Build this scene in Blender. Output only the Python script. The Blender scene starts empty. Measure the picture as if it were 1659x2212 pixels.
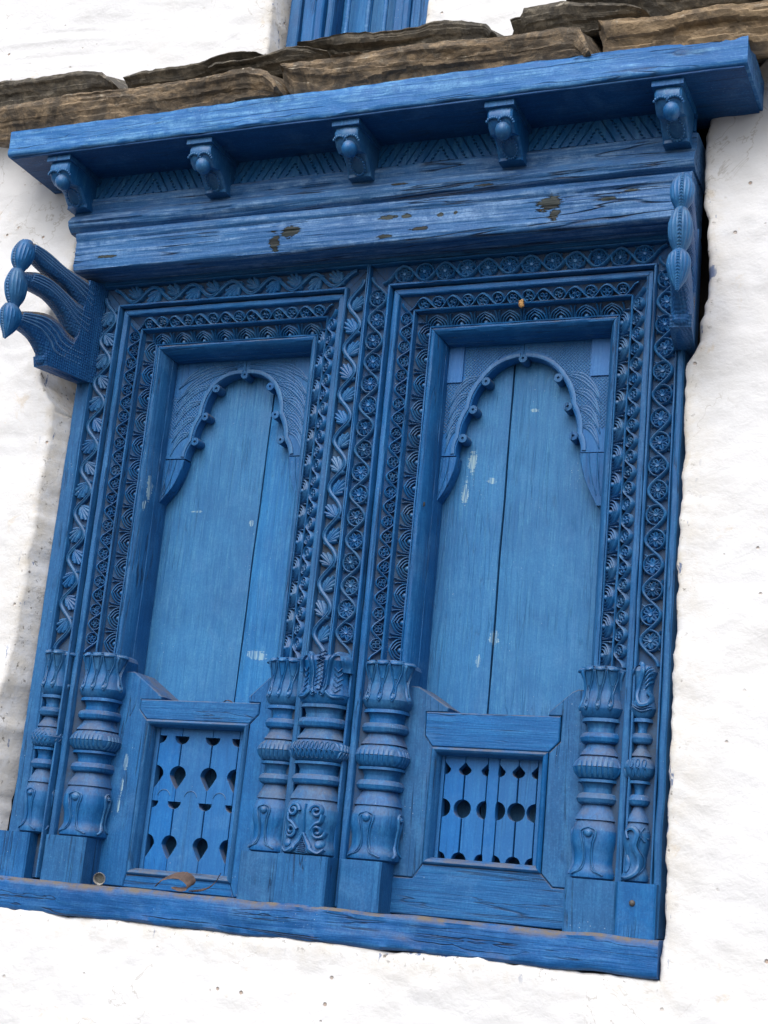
import bpy, bmesh, math, random
import numpy as np
from mathutils import Matrix, Vector, noise
random.seed(7)
sc = bpy.context.scene
col = sc.collection
PI = math.pi
ZO = 2.415            # model z = 0 is this far above the ground
# ---------------------------------------------------------------- camera
cam_d = bpy.data.cameras.new('camera')
cam = bpy.data.objects.new('camera', cam_d); col.objects.link(cam)
F, CX, CY = 3290.0, 829.5, 1106.0
up = Vector((1220, 12650, -F)).normalized(); rt = Vector((7730, 114, F)).normalized()
m_ = (up + rt).normalized(); d_ = (up - rt).normalized()
up = (m_ + d_) / 2**.5; rt = (m_ - d_) / 2**.5
nb = up.cross(rt)
R = Matrix((rt, nb, up))                      # camera axes -> world axes
CAM = -(R @ Vector((0, 0, -1))) * 3.25
cam.matrix_world = Matrix.Translation(CAM + Vector((0, 0, ZO))) @ R.to_4x4()
cam_d.sensor_fit = 'VERTICAL'; cam_d.sensor_height = 36; cam_d.lens = 36 * F / 2212
cam_d.clip_start = .05; cam_d.clip_end = 2000
sc.camera = cam
# ---------------------------------------------------------------- light
SUN_EL, SUN_AZ = math.radians(48), math.radians(-2)   # azimuth from straight in front of the wall, minus = from the left
sdir = Vector((math.sin(SUN_AZ) * math.cos(SUN_EL), -math.cos(SUN_AZ) * math.cos(SUN_EL), math.sin(SUN_EL)))
w = bpy.data.worlds.new('World'); sc.world = w; w.use_nodes = True
nt = w.node_tree; bg = nt.nodes['Background']
sky = nt.nodes.new('ShaderNodeTexSky'); sky.sky_type = 'NISHITA'; sky.sun_disc = False
sky.sun_elevation = SUN_EL; sky.sun_rotation = math.atan2(sdir.x, sdir.y)
sky.air_density = 1.0; sky.dust_density = 4.0; sky.ozone_density = 1.0
hs = nt.nodes.new('ShaderNodeHueSaturation'); hs.inputs['Saturation'].default_value = .62
nt.links.new(sky.outputs[0], hs.inputs['Color']); nt.links.new(hs.outputs[0], bg.inputs[0])
bg.inputs[1].default_value = .11
sun_d = bpy.data.lights.new('sun', 'SUN'); sun_d.energy = 1.5; sun_d.angle = math.radians(65); sun_d.color = (1, .99, .98)
sun = bpy.data.objects.new('sun', sun_d); col.objects.link(sun)
sun.rotation_euler = (-sdir).to_track_quat('-Z', 'Y').to_euler()
vs = sc.view_settings; vs.view_transform = 'Standard'; vs.look = 'None'; vs.gamma = 1; vs.exposure = .82
# ---------------------------------------------------------------- helpers
def ray(u, v): return R @ Vector((u - CX, -(v - CY), -F))
def un(u, v, y):
    r = ray(u, v); t = (y - CAM.y) / r.y; p = CAM + r * t
    return p.x, p.z
def nz(x, y=0, z=0): return noise.noise(Vector((x, y, z)))
class G:
    def __init__(s): s.v = []; s.f = []
    def add(s, v, f):
        o = len(s.v); s.v += [tuple(p) for p in v]; s.f += [tuple(i + o for i in q) for q in f]
    def grid(s, rows, close=False):
        n = len(rows[0]); v = [p for r in rows for p in r]; f = []
        for i in range(len(rows) - 1):
            for j in range(n if close else n - 1):
                k = (j + 1) % n
                f.append((i*n+j, i*n+k, (i+1)*n+k, (i+1)*n+j))
        s.add(v, f)
    def box(s, x0, x1, y0, y1, z0, z1):
        s.add([(x, y, z) for x in (x0, x1) for y in (y0, y1) for z in (z0, z1)],
              [(0,1,3,2), (4,6,7,5), (0,4,5,1), (2,3,7,6), (0,2,6,4), (1,5,7,3)])
    def ribbon(s, path, wd, h, fn=None, n0=-.001, sub=0):
        """half-round strip along a 2-D path; fn maps (t,w,n) to a point"""
        fn = fn or (lambda t, w_, n: (t, w_, n))
        N = len(path); rows = []
        for i, p in enumerate(path):
            a = path[max(i-1, 0)]; b = path[min(i+1, N-1)]
            dx, dy = b[0]-a[0], b[1]-a[1]; L = math.hypot(dx, dy) or 1
            nx, ny = -dy/L, dx/L
            k = i/(N-1)
            W = (wd(k) if callable(wd) else wd)/2; H = (h(k) if callable(h) else h)
            rows.append([fn(p[0]+nx*W*c, p[1]+ny*W*c, n0+(H-n0)*e) for c, e in ((-1, 0), (-.80, .82), (0, 1), (.80, .82), (1, 0))])
        s.grid(rows)
        s.add(rows[0], [(0, 1, 2, 3, 4)]); s.add(rows[-1], [(4, 3, 2, 1, 0)])
    def dome(s, cx, cy, r, h, fn=None, n=12, ry=None, n0=-.001, pit=0):
        fn = fn or (lambda t, w_, nn: (t, w_, nn)); ry = ry or r
        prof = ((1, 0), (.9, .55), (.6, .9), (.25, 1.0-pit))
        rows = [[fn(cx+r*k*math.cos(2*PI*j/n), cy+ry*k*math.sin(2*PI*j/n), n0+(h-n0)*e) for j in range(n)] for k, e in prof]
        s.grid(rows, True); s.add(rows[-1], [tuple(range(n))])
def mk(name, g, mat, smooth=40):
    me = bpy.data.meshes.new(name)
    me.from_pydata(g.v, [], g.f); me.update()
    bm = bmesh.new(); bm.from_mesh(me); bmesh.ops.recalc_face_normals(bm, faces=bm.faces); bm.to_mesh(me); bm.free()
    if smooth:
        me.polygons.foreach_set('use_smooth', [True]*len(me.polygons)); me.set_sharp_from_angle(angle=math.radians(smooth))
    me.materials.append(mat); me.update()
    return me
MM = {}
def link(name, me, parent=None, M=None):
    """place data in model coordinates under its parent (or at top level)"""
    o = bpy.data.objects.new(name, me); col.objects.link(o)
    M = M or Matrix.Identity(4); MM[o.name] = M
    if parent is None: o.matrix_world = Matrix.Translation((0, 0, ZO)) @ M
    else:
        o.parent = parent; o.matrix_local = MM[parent.name].inverted() @ M
    return o
def tag(o, label, cat, group=None, kind=None):
    if label: o['label'] = label
    if cat: o['category'] = cat
    if group: o['group'] = group
    if kind: o['kind'] = kind
    return o
def part(name, g, mat, parent, smooth=40): return link(name, mk(name, g, mat, smooth), parent)
def bbox_mesh(name, x0, x1, y0, y1, z0, z1, mat, bev=.003, rough=.0008, seg=24, axis='x', sharp=40):
    """a bevelled board, subdivided along its length and made a little uneven"""
    ring = []
    ax = axis
    a0, a1 = (x0, x1) if ax == 'x' else (z0, z1)
    c0, c1 = (z0, z1) if ax == 'x' else (x0, x1)
    pr = [(y0+bev, c0), (y1, c0), (y1, c1), (y0+bev, c1), (y0, c1-bev)]
    for k in range(1, 6): pr.append((y0, c1-bev-(c1-c0-2*bev)*k/6))
    pr.append((y0, c0+bev))
    rows = []
    sd = random.random()*50
    for i in range(seg+1):
        a = a0+(a1-a0)*i/seg; r = []
        for j, (y, c) in enumerate(pr):
            dy = rough*nz(a*9+sd, c*30, 1)+rough*.8*nz(a*40+sd, c*60, 4); dc = rough*nz(a*11+sd, y*30, 9)
            r.append((a, y+dy, c+dc) if ax == 'x' else (c+dc, y+dy, a))
        rows.append(r)
    g = G(); g.grid(rows, True); n = len(pr)
    g.add(rows[0], [tuple(range(n))]); g.add(rows[-1], [tuple(reversed(range(n)))])
    return mk(name, g, mat, sharp)
# ---------------------------------------------------------------- materials
def newmat(name):
    m = bpy.data.materials.new(name); m.use_nodes = True
    return m, m.node_tree, m.node_tree.nodes['Principled BSDF']
class N_:
    def __init__(s, nt): s.nt = nt
    def n(s, t, **k):
        nd = s.nt.nodes.new('ShaderNode'+t)
        for a, b in k.items(): setattr(nd, a, b)
        return nd
    def l(s, a, b): s.nt.links.new(a, b)
    def noise(s, vec, scale, detail=6, rough=.55, dist=0):
        nd = s.n('TexNoise'); nd.inputs['Scale'].default_value = scale; nd.inputs['Detail'].default_value = detail
        nd.inputs['Roughness'].default_value = rough; nd.inputs['Distortion'].default_value = dist
        s.l(vec, nd.inputs['Vector']); return nd.outputs['Fac']
    def ramp(s, fac, *st):
        nd = s.n('ValToRGB'); cr = nd.color_ramp
        while len(cr.elements) < len(st): cr.elements.new(.5)
        for e, (p, c) in zip(cr.elements, st):
            e.position = p; e.color = (c, c, c, 1) if isinstance(c, (int, float)) else (*c, 1)
        s.l(fac, nd.inputs[0]); return nd.outputs[0]
    def mix(s, fac, a, b):
        nd = s.n('Mix', data_type='RGBA'); 
        if isinstance(fac, (int, float)): nd.inputs[0].default_value = fac
        else: s.l(fac, nd.inputs[0])
        for i, q in ((6, a), (7, b)):
            if isinstance(q, tuple): nd.inputs[i].default_value = (*q, 1)
            else: s.l(q, nd.inputs[i])
        return nd.outputs[2]
    def math(s, op, a, b=None, c=None):
        nd = s.n('Math', operation=op)
        for i, q in enumerate((a, b, c)):
            if q is None: continue
            if isinstance(q, (int, float)): nd.inputs[i].default_value = q
            else: s.l(q, nd.inputs[i])
        return nd.outputs[0]
    def mapping(s, vec, scale, rot=(0, 0, 0), loc=(0, 0, 0)):
        nd = s.n('Mapping'); nd.inputs['Scale'].default_value = scale; nd.inputs['Rotation'].default_value = rot; nd.inputs['Location'].default_value = loc
        s.l(vec, nd.inputs['Vector']); return nd.outputs[0]
    def bump(s, h, strength, dist, prev=None):
        nd = s.n('Bump'); nd.inputs['Strength'].default_value = strength; nd.inputs['Distance'].default_value = dist
        s.l(h, nd.inputs['Height'])
        if prev is not None: s.l(prev, nd.inputs['Normal'])
        return nd.outputs[0]
def spots(k, vec, pts):
    """union of soft discs (x, z, rx, rz) in object coordinates, ragged by noise"""
    sep = k.n('SeparateXYZ'); k.l(vec, sep.inputs[0])
    rag = k.noise(k.mapping(vec, (22, 40, 75)), 1, 5, .65); rag2 = k.noise(k.mapping(vec, (60, 100, 330)), 1, 4, .65); out = None
    for (x, z, rx, rz) in pts:
        dx = k.math('DIVIDE', k.math('SUBTRACT', sep.outputs[0], x), rx); dz = k.math('DIVIDE', k.math('SUBTRACT', sep.outputs[2], z), rz)
        d = k.math('SQRT', k.math('ADD', k.math('MULTIPLY', dx, dx), k.math('MULTIPLY', dz, dz)))
        out = d if out is None else k.math('MINIMUM', out, d)
    q = k.math('ADD', out, k.math('MULTIPLY', k.math('SUBTRACT', rag, .5), 2.6))
    q = k.math('ADD', q, k.math('MULTIPLY', k.math('SUBTRACT', rag2, .5), 1.6))
    return k.ramp(q, (.84, 1.0), (.93, 0.0))
BLUE = (.010, .106, .305); BLUE_D = (.007, .069, .208); BLUE_L = (.040, .215, .460)
DUST = (.145, .120, .085)
def paint(name, axis='z', grain=1.0, base=BLUE, dark=BLUE_D, light=BLUE_L, wear=.35, dust=.55, cracks=.6, rough=.5, peel=None, chips=None, scales=0, coarse=1.0, spec=.22):
    m, nt_, bs = newmat(name); k = N_(nt_)
    tc = k.n('TexCoord').outputs['Object']
    oi = k.n('ObjectInfo')
    off = k.n('Combine'+'XYZ'); k.l(k.math('MULTIPLY', oi.outputs['Random'], 13.0), off.inputs[1])
    add = k.n('VectorMath', operation='ADD'); k.l(tc, add.inputs[0]); k.l(off.outputs[0], add.inputs[1]); vec = add.outputs[0]
    s1, s2 = 5/coarse, 110/coarse
    sv = (s1, s2, s2) if axis == 'x' else (s2, s2, s1)
    gv = k.mapping(vec, sv)
    g1 = k.noise(gv, 1.0, 5, .6, .6)
    g2 = k.noise(k.mapping(vec, tuple(q*2.6 for q in sv)), 1.0, 3, .6, .3)
    pat = k.noise(vec, 7, 5, .6); pat2 = k.noise(vec, 38, 5, .65)
    c = k.mix(k.ramp(pat, (.32, 0.0), (.68, 1.0)), dark, base)
    gg = k.math('ADD', k.math('MULTIPLY', g1, .55), k.math('MULTIPLY', g2, .45))
    wf = k.math('MULTIPLY', k.ramp(gg, (.47, 0.0), (.60, 1.0)), k.ramp(pat2, (.34, 0.0), (.62, 1.0)))
    c = k.mix(k.math('MULTIPLY', k.ramp(gg, (.38, 1.0), (.47, 0.0)), .45), c, dark)
    c = k.mix(k.math('MULTIPLY', wf, wear), c, light)
    hv = k.n('HueSaturation'); k.l(k.math('ADD', .90, k.math('MULTIPLY', oi.outputs['Random'], .18)), hv.inputs['Value']); k.l(k.math('ADD', .96, k.math('MULTIPLY', oi.outputs['Random'], .06)), hv.inputs['Saturation'])
    k.l(k.math('ADD', .496, k.math('MULTIPLY', oi.outputs['Random'], .006)), hv.inputs['Hue']); k.l(c, hv.inputs['Color']); c = hv.outputs[0]
    chalk = k.math('MULTIPLY', k.ramp(k.noise(vec, 11, 6, .7, .5), (.52, 0.0), (.72, 1.0)), .30)
    c = k.mix(chalk, c, (.085, .225, .430))
    # hairline cracks along the grain
    cv = k.mapping(vec, tuple(q*.30 for q in sv), loc=(3, 5, 7))
    cn = k.noise(cv, 1.0, 3, .5, 1.2)
    cr = k.ramp(k.math('ABSOLUTE', k.math('SUBTRACT', cn, .5)), (.0, 1.0), (.016, 0.0))
    cr = k.math('MULTIPLY', k.math('MULTIPLY', cr, k.ramp(k.noise(vec, 6, 3), (.44, 0.0), (.54, 1.0))), cracks)
    c = k.mix(cr, c, (.006, .012, .03))
    mot = k.noise(vec, 240, 4, .7)
    c = k.mix(k.math('MULTIPLY', k.ramp(mot, (.40, 1.0), (.50, 0.0)), .40), c, dark)
    c = k.mix(k.math('MULTIPLY', k.ramp(mot, (.54, 0.0), (.66, 1.0)), .22), c, light)
    # small scuffs and paint splashes
    vo = k.n('TexVoronoi'); vo.inputs['Scale'].default_value = 95; k.l(vec, vo.inputs['Vector'])
    sp = k.math('MULTIPLY', k.ramp(vo.outputs['Distance'], (.06, 1.0), (.10, 0.0)), k.ramp(k.noise(vec, 9, 2), (.55, 0.0), (.66, 1.0)))
    c = k.mix(k.math('MULTIPLY', sp, .55), c, (.45, .55, .62))
    h = k.math('ADD', k.math('MULTIPLY', g1, .7), k.math('MULTIPLY', g2, .3))
    h = k.math('SUBTRACT', h, k.math('MULTIPLY', cr, .6))
    h = k.math('ADD', h, k.math('MULTIPLY', pat2, .18))
    pm = None
    if chips:
        pc = spots(k, tc, chips); c = k.mix(k.math('MULTIPLY', k.math('MULTIPLY', pc, k.ramp(g2, (.44, .15), (.56, 1.0))), .75), c, (.30, .44, .50))
    if peel:
        pm = spots(k, tc, peel)
        wood = k.mix(k.ramp(g1, (.42, 0.0), (.6, 1.0)), (.006, .010, .012), (.032, .045, .046))
        wood = k.mix(k.math('MULTIPLY', k.ramp(pat2, (.66, 0.0), (.70, 1.0)), .5), wood, (.20, .10, .035))
        c = k.mix(pm, c, wood); h = k.math('SUBTRACT', h, k.math('MULTIPLY', pm, .9))
    if dust:
        ge = k.n('NewGeometry'); sp_ = k.n('SeparateXYZ'); k.l(ge.outputs['Normal'], sp_.inputs[0])
        df = k.math('MULTIPLY', k.ramp(sp_.outputs[2], (.08, 0.0), (.5, 1.0)), k.ramp(k.noise(vec, 26, 5, .7), (.30, 0.0), (.58, 1.0)))
        df = k.math('MULTIPLY', df, dust)
        c = k.mix(df, c, DUST)
        rr = k.math('ADD', k.math('MULTIPLY', df, .45), rough)
    else: rr = None
    bs.inputs['Specular IOR Level'].default_value = spec
    k.l(c, bs.inputs['Base Color'])
    rn = k.math('ADD', rr if rr is not None else rough, k.math('MULTIPLY', k.math('SUBTRACT', pat2, .5), .3))
    k.l(rn, bs.inputs['Roughness'])
    nrm = k.bump(h, .55*grain, .004)
    if scales:
        vo2 = k.n('TexVoronoi'); vo2.inputs['Scale'].default_value = scales; vo2.inputs['Randomness'].default_value = .25; k.l(tc, vo2.inputs['Vector'])
        nrm = k.bump(k.math('SUBTRACT', 1, vo2.outputs['Distance']), .8, .004, nrm)
    k.l(nrm, bs.inputs['Normal'])
    return m
M_v = paint('blue_paint_upright', 'z', cracks=.85, chips=[(-.597, -.555, .005, .018), (-.600, -.605, .004, .020), (-.602, -.645, .003, .018), (-.640, .085, .003, .03), (-.643, .045, .002, .014), (.125, -.42, .006, .004)])
M_h = paint('blue_paint_level', 'x', cracks=.8)
M_c = paint('blue_paint_carved', 'z', grain=.3, base=(.011, .110, .300), dark=(.008, .082, .240), light=(.055, .220, .420), cracks=.1, wear=.55, dust=.3, rough=.40, spec=.36)
M_col = paint('blue_paint_column', 'z', grain=.5, cracks=.35, wear=.45, dust=.42, rough=.45)
M_ch = paint('blue_paint_carved_level', 'x', grain=.35, base=(.011, .112, .305), dark=(.008, .085, .245), light=(.075, .250, .460), spec=.5, cracks=.2, wear=.6, dust=.2, rough=.28)
M_plank = paint('weathered_plank', 'z', grain=1.3, base=(.022, .160, .390), dark=(.013, .108, .295), light=(.065, .250, .460), wear=.5, dust=0, cracks=.28, rough=.5, coarse=.8,
                chips=[(.124, .085, .008, .030), (.136, .155, .010, .026), (.185, .11, .012, .007), (.215, -.24, .010, .016), (.185, -.29, .006, .014), (.27, .27, .010, .005), (-.35, -.29, .026, .012), (-.55, .05, .016, .003), (-.40, .02, .005, .012)])
M_floor = paint('dusty_shaded_hollow_paint', 'z', grain=.6, cracks=.1, wear=.1, dust=0, base=(.014, .072, .205), dark=(.048, .066, .095), light=(.04, .12, .27), rough=.7, spec=.1)  # greyish dust patches, plus recess shade put into the darker blue
M_pale = paint('pale_block_paint', 'z', grain=.5, base=(.036, .152, .390), dark=(.028, .128, .340), light=(.08, .23, .48), dust=0, cracks=.2)
M_lin = paint('weathered_lintel', 'x', grain=2.4, base=(.022, .128, .345), dark=(.010, .078, .245), light=(.16, .30, .54), wear=1.0, dust=.15, cracks=1.0, rough=.45, coarse=1.7,
              peel=[(.345, .648, .026, .022), (.355, .626, .014, .016), (-.262, .640, .022, .016), (-.300, .618, .013, .02), (-.025, .652, .022, .007), (.02, .652, .01, .005), (.10, .648, .008, .006), (.135, .648, .006, .005), (-.028, .607, .022, .006), (.055, .618, .02, .004), (.475, .645, .022, .005), (-.755, .622, .028, .004), (.0, .728, .02, .003), (.20, .705, .03, .003), (.52, .66, .015, .003)])
M_fas = paint('eave_paint', 'x', grain=1.3, base=(.020, .128, .350), dark=(.014, .102, .30), light=(.13, .32, .55), wear=.8, dust=0, cracks=.7, coarse=1.6)
M_sill = paint('sill_paint', 'x', grain=1.4, base=(.012, .100, .300), dark=(.007, .058, .19), light=(.05, .19, .42), wear=.6, dust=.9, cracks=1.0, coarse=1.6)
M_arm = paint('blue_paint_scaled', 'z', grain=.3, base=(.010, .088, .27), dark=(.008, .060, .19), cracks=.1, dust=.9, scales=150)
M_lat = paint('grille_paint', 'z', grain=.7, base=(.013, .120, .350), dark=(.010, .095, .290), wear=.3, dust=.6, cracks=.3)

def plaster():
    m, t, bs = newmat('whitewash'); k = N_(t); tc = k.n('TexCoord').outputs['Object']
    big = k.noise(tc, 5, 6, .6); mid = k.noise(k.mapping(tc, (18, 18, 34)), 1, 6, .6, .4); fine = k.noise(tc, 170, 4, .6)
    c = k.mix(k.ramp(big, (.46, 0.0), (.74, 1.0)), (.64, .652, .675), (.60, .605, .61))
    st = k.math('MULTIPLY', k.ramp(k.noise(tc, 13, 6, .7, .6), (.62, 0.0), (.70, 1.0)), .42)
    c = k.mix(st, c, (.56, .47, .35))
    vo = k.n('TexVoronoi'); vo.inputs['Scale'].default_value = 24; k.l(tc, vo.inputs['Vector'])
    pits = k.math('MULTIPLY', k.ramp(vo.outputs['Distance'], (.06, 1.0), (.11, 0.0)), k.ramp(k.noise(tc, 7, 2), (.50, 0.0), (.58, 1.0)))
    c = k.mix(k.math('MULTIPLY', pits, .75), c, (.30, .20, .13))
    # grime and blue drips next to the frame: vertex attribute 'edge' is 1 at the opening
    at = k.n('Attribute'); at.attribute_name = 'edge'
    e = at.outputs['Fac']
    gr = k.math('MULTIPLY', e, k.ramp(k.noise(tc, 22, 6, .7), (.36, 0.0), (.62, 1.0)))
    c = k.mix(k.math('MULTIPLY', gr, .55), c, (.46, .40, .29))
    gr2 = k.math('MULTIPLY', k.ramp(e, (.35, 0.0), (.8, 1.0)), k.ramp(k.noise(tc, 60, 5, .7), (.60, 0.0), (.66, 1.0)))
    c = k.mix(k.math('MULTIPLY', gr2, .8), c, (.06, .045, .03))
    bl = k.math('MULTIPLY', k.ramp(e, (.35, 0.0), (.75, 1.0)), k.ramp(k.noise(k.mapping(tc, (40, 40, 14)), 1, 4, .6), (.655, 0.0), (.675, 1.0)))
    c = k.mix(k.math('MULTIPLY', bl, .8), c, (.03, .09, .24))
    k.l(c, bs.inputs['Base Color']); bs.inputs['Roughness'].default_value = .85
    ck = k.ramp(k.math('ABSOLUTE', k.math('SUBTRACT', k.noise(tc, 4.5, 5, .6, .8), .5)), (.0, 1.0), (.005, 0.0)); ck = k.math('MULTIPLY', ck, k.ramp(k.noise(tc, 3.3, 2), (.52, 0.0), (.60, 1.0)))
    k.l(k.mix(k.math('MULTIPLY', ck, .6), c, (.30, .27, .23)), bs.inputs['Base Color'])
    nrm = k.bump(big, .30, .03); nrm = k.bump(mid, .15, .016, nrm); nrm = k.bump(fine, .14, .003, nrm); nrm = k.bump(k.math('SUBTRACT', 0, pits), .7, .006, nrm)
    k.l(nrm, bs.inputs['Normal']); return m
M_wall = plaster()
def simple(name, c1, c2, scale, rough=.8, bump=.5, mapsc=None, dist=.006):
    m, t, bs = newmat(name); k = N_(t); tc = k.n('TexCoord').outputs['Object']
    v = k.mapping(tc, mapsc) if mapsc else tc
    a = k.noise(v, scale, 7, .65, .4)
    k.l(k.mix(k.ramp(a, (.35, 0.0), (.65, 1.0)), c1, c2), bs.inputs['Base Color']); bs.inputs['Roughness'].default_value = rough
    k.l(k.bump(a, bump, dist), bs.inputs['Normal']); return m
M_dark = simple('dark_backing', (.012, .009, .007), (.04, .03, .02), 30)  # near-black, so the darkness of the gaps is in the colour
M_ground = simple('courtyard_earth', (.055, .050, .043), (.09, .083, .072), 3)
def slate(name, c1, c2, c3, lich):
    m, t, bs = newmat(name); k = N_(t); tc = k.n('TexCoord').outputs['Object']
    lay = k.noise(k.mapping(tc, (26, 26, 62), rot=(0, .22, 0)), 1, 9, .75, .5); big = k.noise(tc, 13, 6, .65, .5); fi = k.noise(tc, 120, 4, .7)
    c = k.mix(k.ramp(lay, (.38, 0.0), (.62, 1.0)), c1, c2); c = k.mix(k.ramp(k.noise(tc, 8, 6, .75, 1.2), (.44, 0.0), (.56, 1.0)), c, c3)
    li = k.math('MULTIPLY', k.ramp(k.noise(tc, 48, 6, .75), (.56, 0.0), (.64, 1.0)), lich)
    ge = k.n('NewGeometry'); s_ = k.n('SeparateXYZ'); k.l(ge.outputs['Normal'], s_.inputs[0])
    c = k.mix(k.math('MULTIPLY', li, k.ramp(s_.outputs[2], (-.2, .25), (.5, 1.0))), c, (.34, .31, .25))
    k.l(c, bs.inputs['Base Color']); bs.inputs['Roughness'].default_value = .82
    n = k.bump(lay, .6, .010); n = k.bump(big, .5, .012, n); n = k.bump(fi, .5, .004, n); k.l(n, bs.inputs['Normal']); return m
M_sl1 = slate('brown_slate', (.062, .047, .034), (.320, .235, .145), (.085, .068, .050), 1.0)
M_sl2 = slate('dark_slate', (.040, .036, .030), (.190, .165, .125), (.060, .055, .047), 1.0)
M_sl3 = slate('tan_slate', (.17, .118, .068), (.36, .265, .160), (.13, .098, .065), .7)
M_leaf = simple('dry_leaf', (.045, .030, .026), (.11, .072, .060), 60, .7, .4)
M_cap1 = simple('cap_liner', (.06, .065, .06), (.11, .115, .11), 200, .45, .2)
M_cap2 = simple('cap_tin', (.16, .155, .14), (.42, .40, .37), 150, .4, .2)
M_mud = simple('mud', (.38, .20, .07), (.50, .30, .12), 120, .9, .8)
M_iron = simple('iron', (.03, .03, .035), (.09, .08, .07), 200, .5, .3)
M_dot = simple('dark_hole', (.006, .008, .012), (.012, .016, .02), 100)

# ---------------------------------------------------------------- ground and house wall
g = G(); g.add([(-300, -300, 0), (300, -300, 0), (300, 300, 0), (-300, 300, 0)], [(0, 1, 2, 3)])
gr = link('ground', mk('ground', g, M_ground, 0), None, Matrix.Translation((0, 0, -ZO))); gr['kind'] = 'structure'

def wall_patch(g, bpts, cen, rect, ysurf, edges, ragged=.004, back=.19):
    """ring mesh from a ragged opening outwards to a rectangle"""
    P = []
    n = len(bpts)
    for i in range(n):
        a, b = bpts[i], bpts[(i+1) % n]; L = math.hypot(b[0]-a[0], b[1]-a[1]); m = max(1, int(L/.009))
        for j in range(m):
            x = a[0]+(b[0]-a[0])*j/m; z = a[1]+(b[1]-a[1])*j/m
            x += ragged*(nz(x*14, z*14, 2)+.6*nz(x*45, z*45, 5)); z += ragged*(nz(x*14, z*14, 12)+.6*nz(x*45, z*45, 15))
            P.append((x, z))
    x0, x1, z0, z1 = rect
    fr = [0, .0, .006, .014, .024] + [.024+.976*((i/70)**1.7) for i in range(1, 71)]
    rows = []
    for i, f in enumerate(fr):
        row = []
        for (x, z) in P:
            dx, dz = x-cen[0], z-cen[1]
            t = min([q for q in ((x1-cen[0])/dx if dx > 0 else 1e9, (x0-cen[0])/dx if dx < 0 else 1e9, (z1-cen[1])/dz if dz > 0 else 1e9, (z0-cen[1])/dz if dz < 0 else 1e9)])
            ox, oz = cen[0]+dx*t, cen[1]+dz*t
            L = math.hypot(ox-x, oz-z)
            d = f*L if i > 4 else f
            d = min(d, L); q = d/L if L else 0
            X, Z = x+(ox-x)*q, z+(oz-z)*q
            if i == 0:
                lf = x < -.80 and z < .26 and z > -.88
                row.append((X+(.026 if lf else 0), .035 if lf else back, Z)); edges.append(.45 if lf else 1.0); continue
            y = ysurf(X, Z)+.012*nz(X*3.1, Z*3.1, 3)+.006*nz(X*9, Z*11, 7)+.0028*nz(X*28, Z*34, 1)
            y += .008*math.exp(-d/.005)
            edges.append(max(0, math.exp(-d/.035)))
            row.append((X, y, Z))
        rows.append(row)
    g.grid(rows, True)
g = G(); edges = []
def ysl(x, z):
    y = -.040
    y -= .012*min(1, max(0, (.35-z)/.3))*min(1, max(0, (-.62-x)/.25))
    if z > .6: y += .03*min(1, (z-.6)/.3)
    return y
bp = [(-.880, -.892), (-.55, -.889), (-.3, -.893), (-.05, -.890), (.2, -.893), (.42, -.888), (.640, -.894), (.648, -.80), (.644, -.4), (.643, .10), (.640, .29), (.668, .335), (.678, .45), (.675, .605), (.662, .63), (.655, .80), (.66, .835), (.782, .84), (.788, .90), (.780, .965), (.2, .972), (-.4, .972), (-.90, .968), (-.98, .95), (-.98, .86), (-.885, .82), (-.872, .70), (-.878, .60), (-.915, .55), (-.925, .42), (-.908, .315), (-.880, .282), (-.858, .262), (-.856, .2), (-.854, .0), (-.860, -.25), (-.880, -.5), (-.892, -.75)]
wall_patch(g, bp, (-.1, 0.0), (-3.2, 3.2, -2.5, 1.0), ysl, edges, .007)
bp2 = [(-.418, 1.06), (-.2, 1.055), (-.012, 1.06), (-.008, 1.3), (-.012, 1.9), (-.2, 1.97), (-.41, 1.9), (-.424, 1.4)]
wall_patch(g, bp2, (-.21, 1.45), (-3.2, 3.2, 1.0, 3.4), lambda x, z: -.012, edges, .003)
me = mk('house_wall', g, M_wall, 60)
at = me.attributes.new('edge', 'FLOAT', 'POINT'); at.data.foreach_set('value', edges)
wall = link('house_wall', me)
tag(wall, 'whitewashed rough plaster house wall around the carved blue window', 'wall')
g = G(); g.box(-1.15, .95, .188, .26, -1.05, 1.0); g.box(-.60, .15, .188, .26, 1.001, 2.1)
part('wall_backing', g, M_dark, wall, 0)  # unseen boxes added behind the openings to keep the gaps dark

# ---------------------------------------------------------------- the carved window
XC, ZS, ZF = -.093, -.824, -.315        # axis of symmetry, sill top, capital top
win = bpy.data.objects.new('carved_window', None); col.objects.link(win)
win.empty_display_size = .1; MM[win.name] = Matrix.Translation((XC, 0, -.892)); win.location = (XC, 0, -.892+ZO)
tag(win, 'blue painted wooden double window with carved frame, columns and cusped arches', 'window')

# mitred carved rails: profile over (distance from outer edge b, depth y)
PROF = [(0, .03), (0, -.002), (.001, -.004), (.0032, -.004), (.004, -.002), (.0048, .0125), (.0500, .0150), (.0506, .001), (.052, -.001), (.0555, -.0005), (.0565, .002), (.057, .030), (.0605, .030), (.061, .0135), (.063, .012), (.072, .0125), (.074, .0145), (.0755, .0255), (.1040, .0415), (.1046, .0290), (.1058, .0275), (.1085, .0295), (.1092, .034), (.1102, .0475), (.1368, .0660), (.1374, .0545), (.138, .0525), (.1405, .0535), (.1410, .0575), (.1425, .0535), (.1460, .0520), (.1500, .0540), (.1550, .0610), (.1600, .0720), (.1635, .0850), (.1645, .094), (.1655, .0945), (.166, .0975), (.166, .165)]
BANDS = {1: ((.0048, .0125), (.0500, .0150)), 2: ((.0755, .0255), (.1040, .0415)), 3: ((.1102, .0475), (.1368, .0660))}
W0 = {1: .0386, 2: .0272, 3: .0282}       # band widths the ornaments are drawn for
CELLS = {'left': (-.800, XC, .580), 'right': (XC, .614, .580)}
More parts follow.
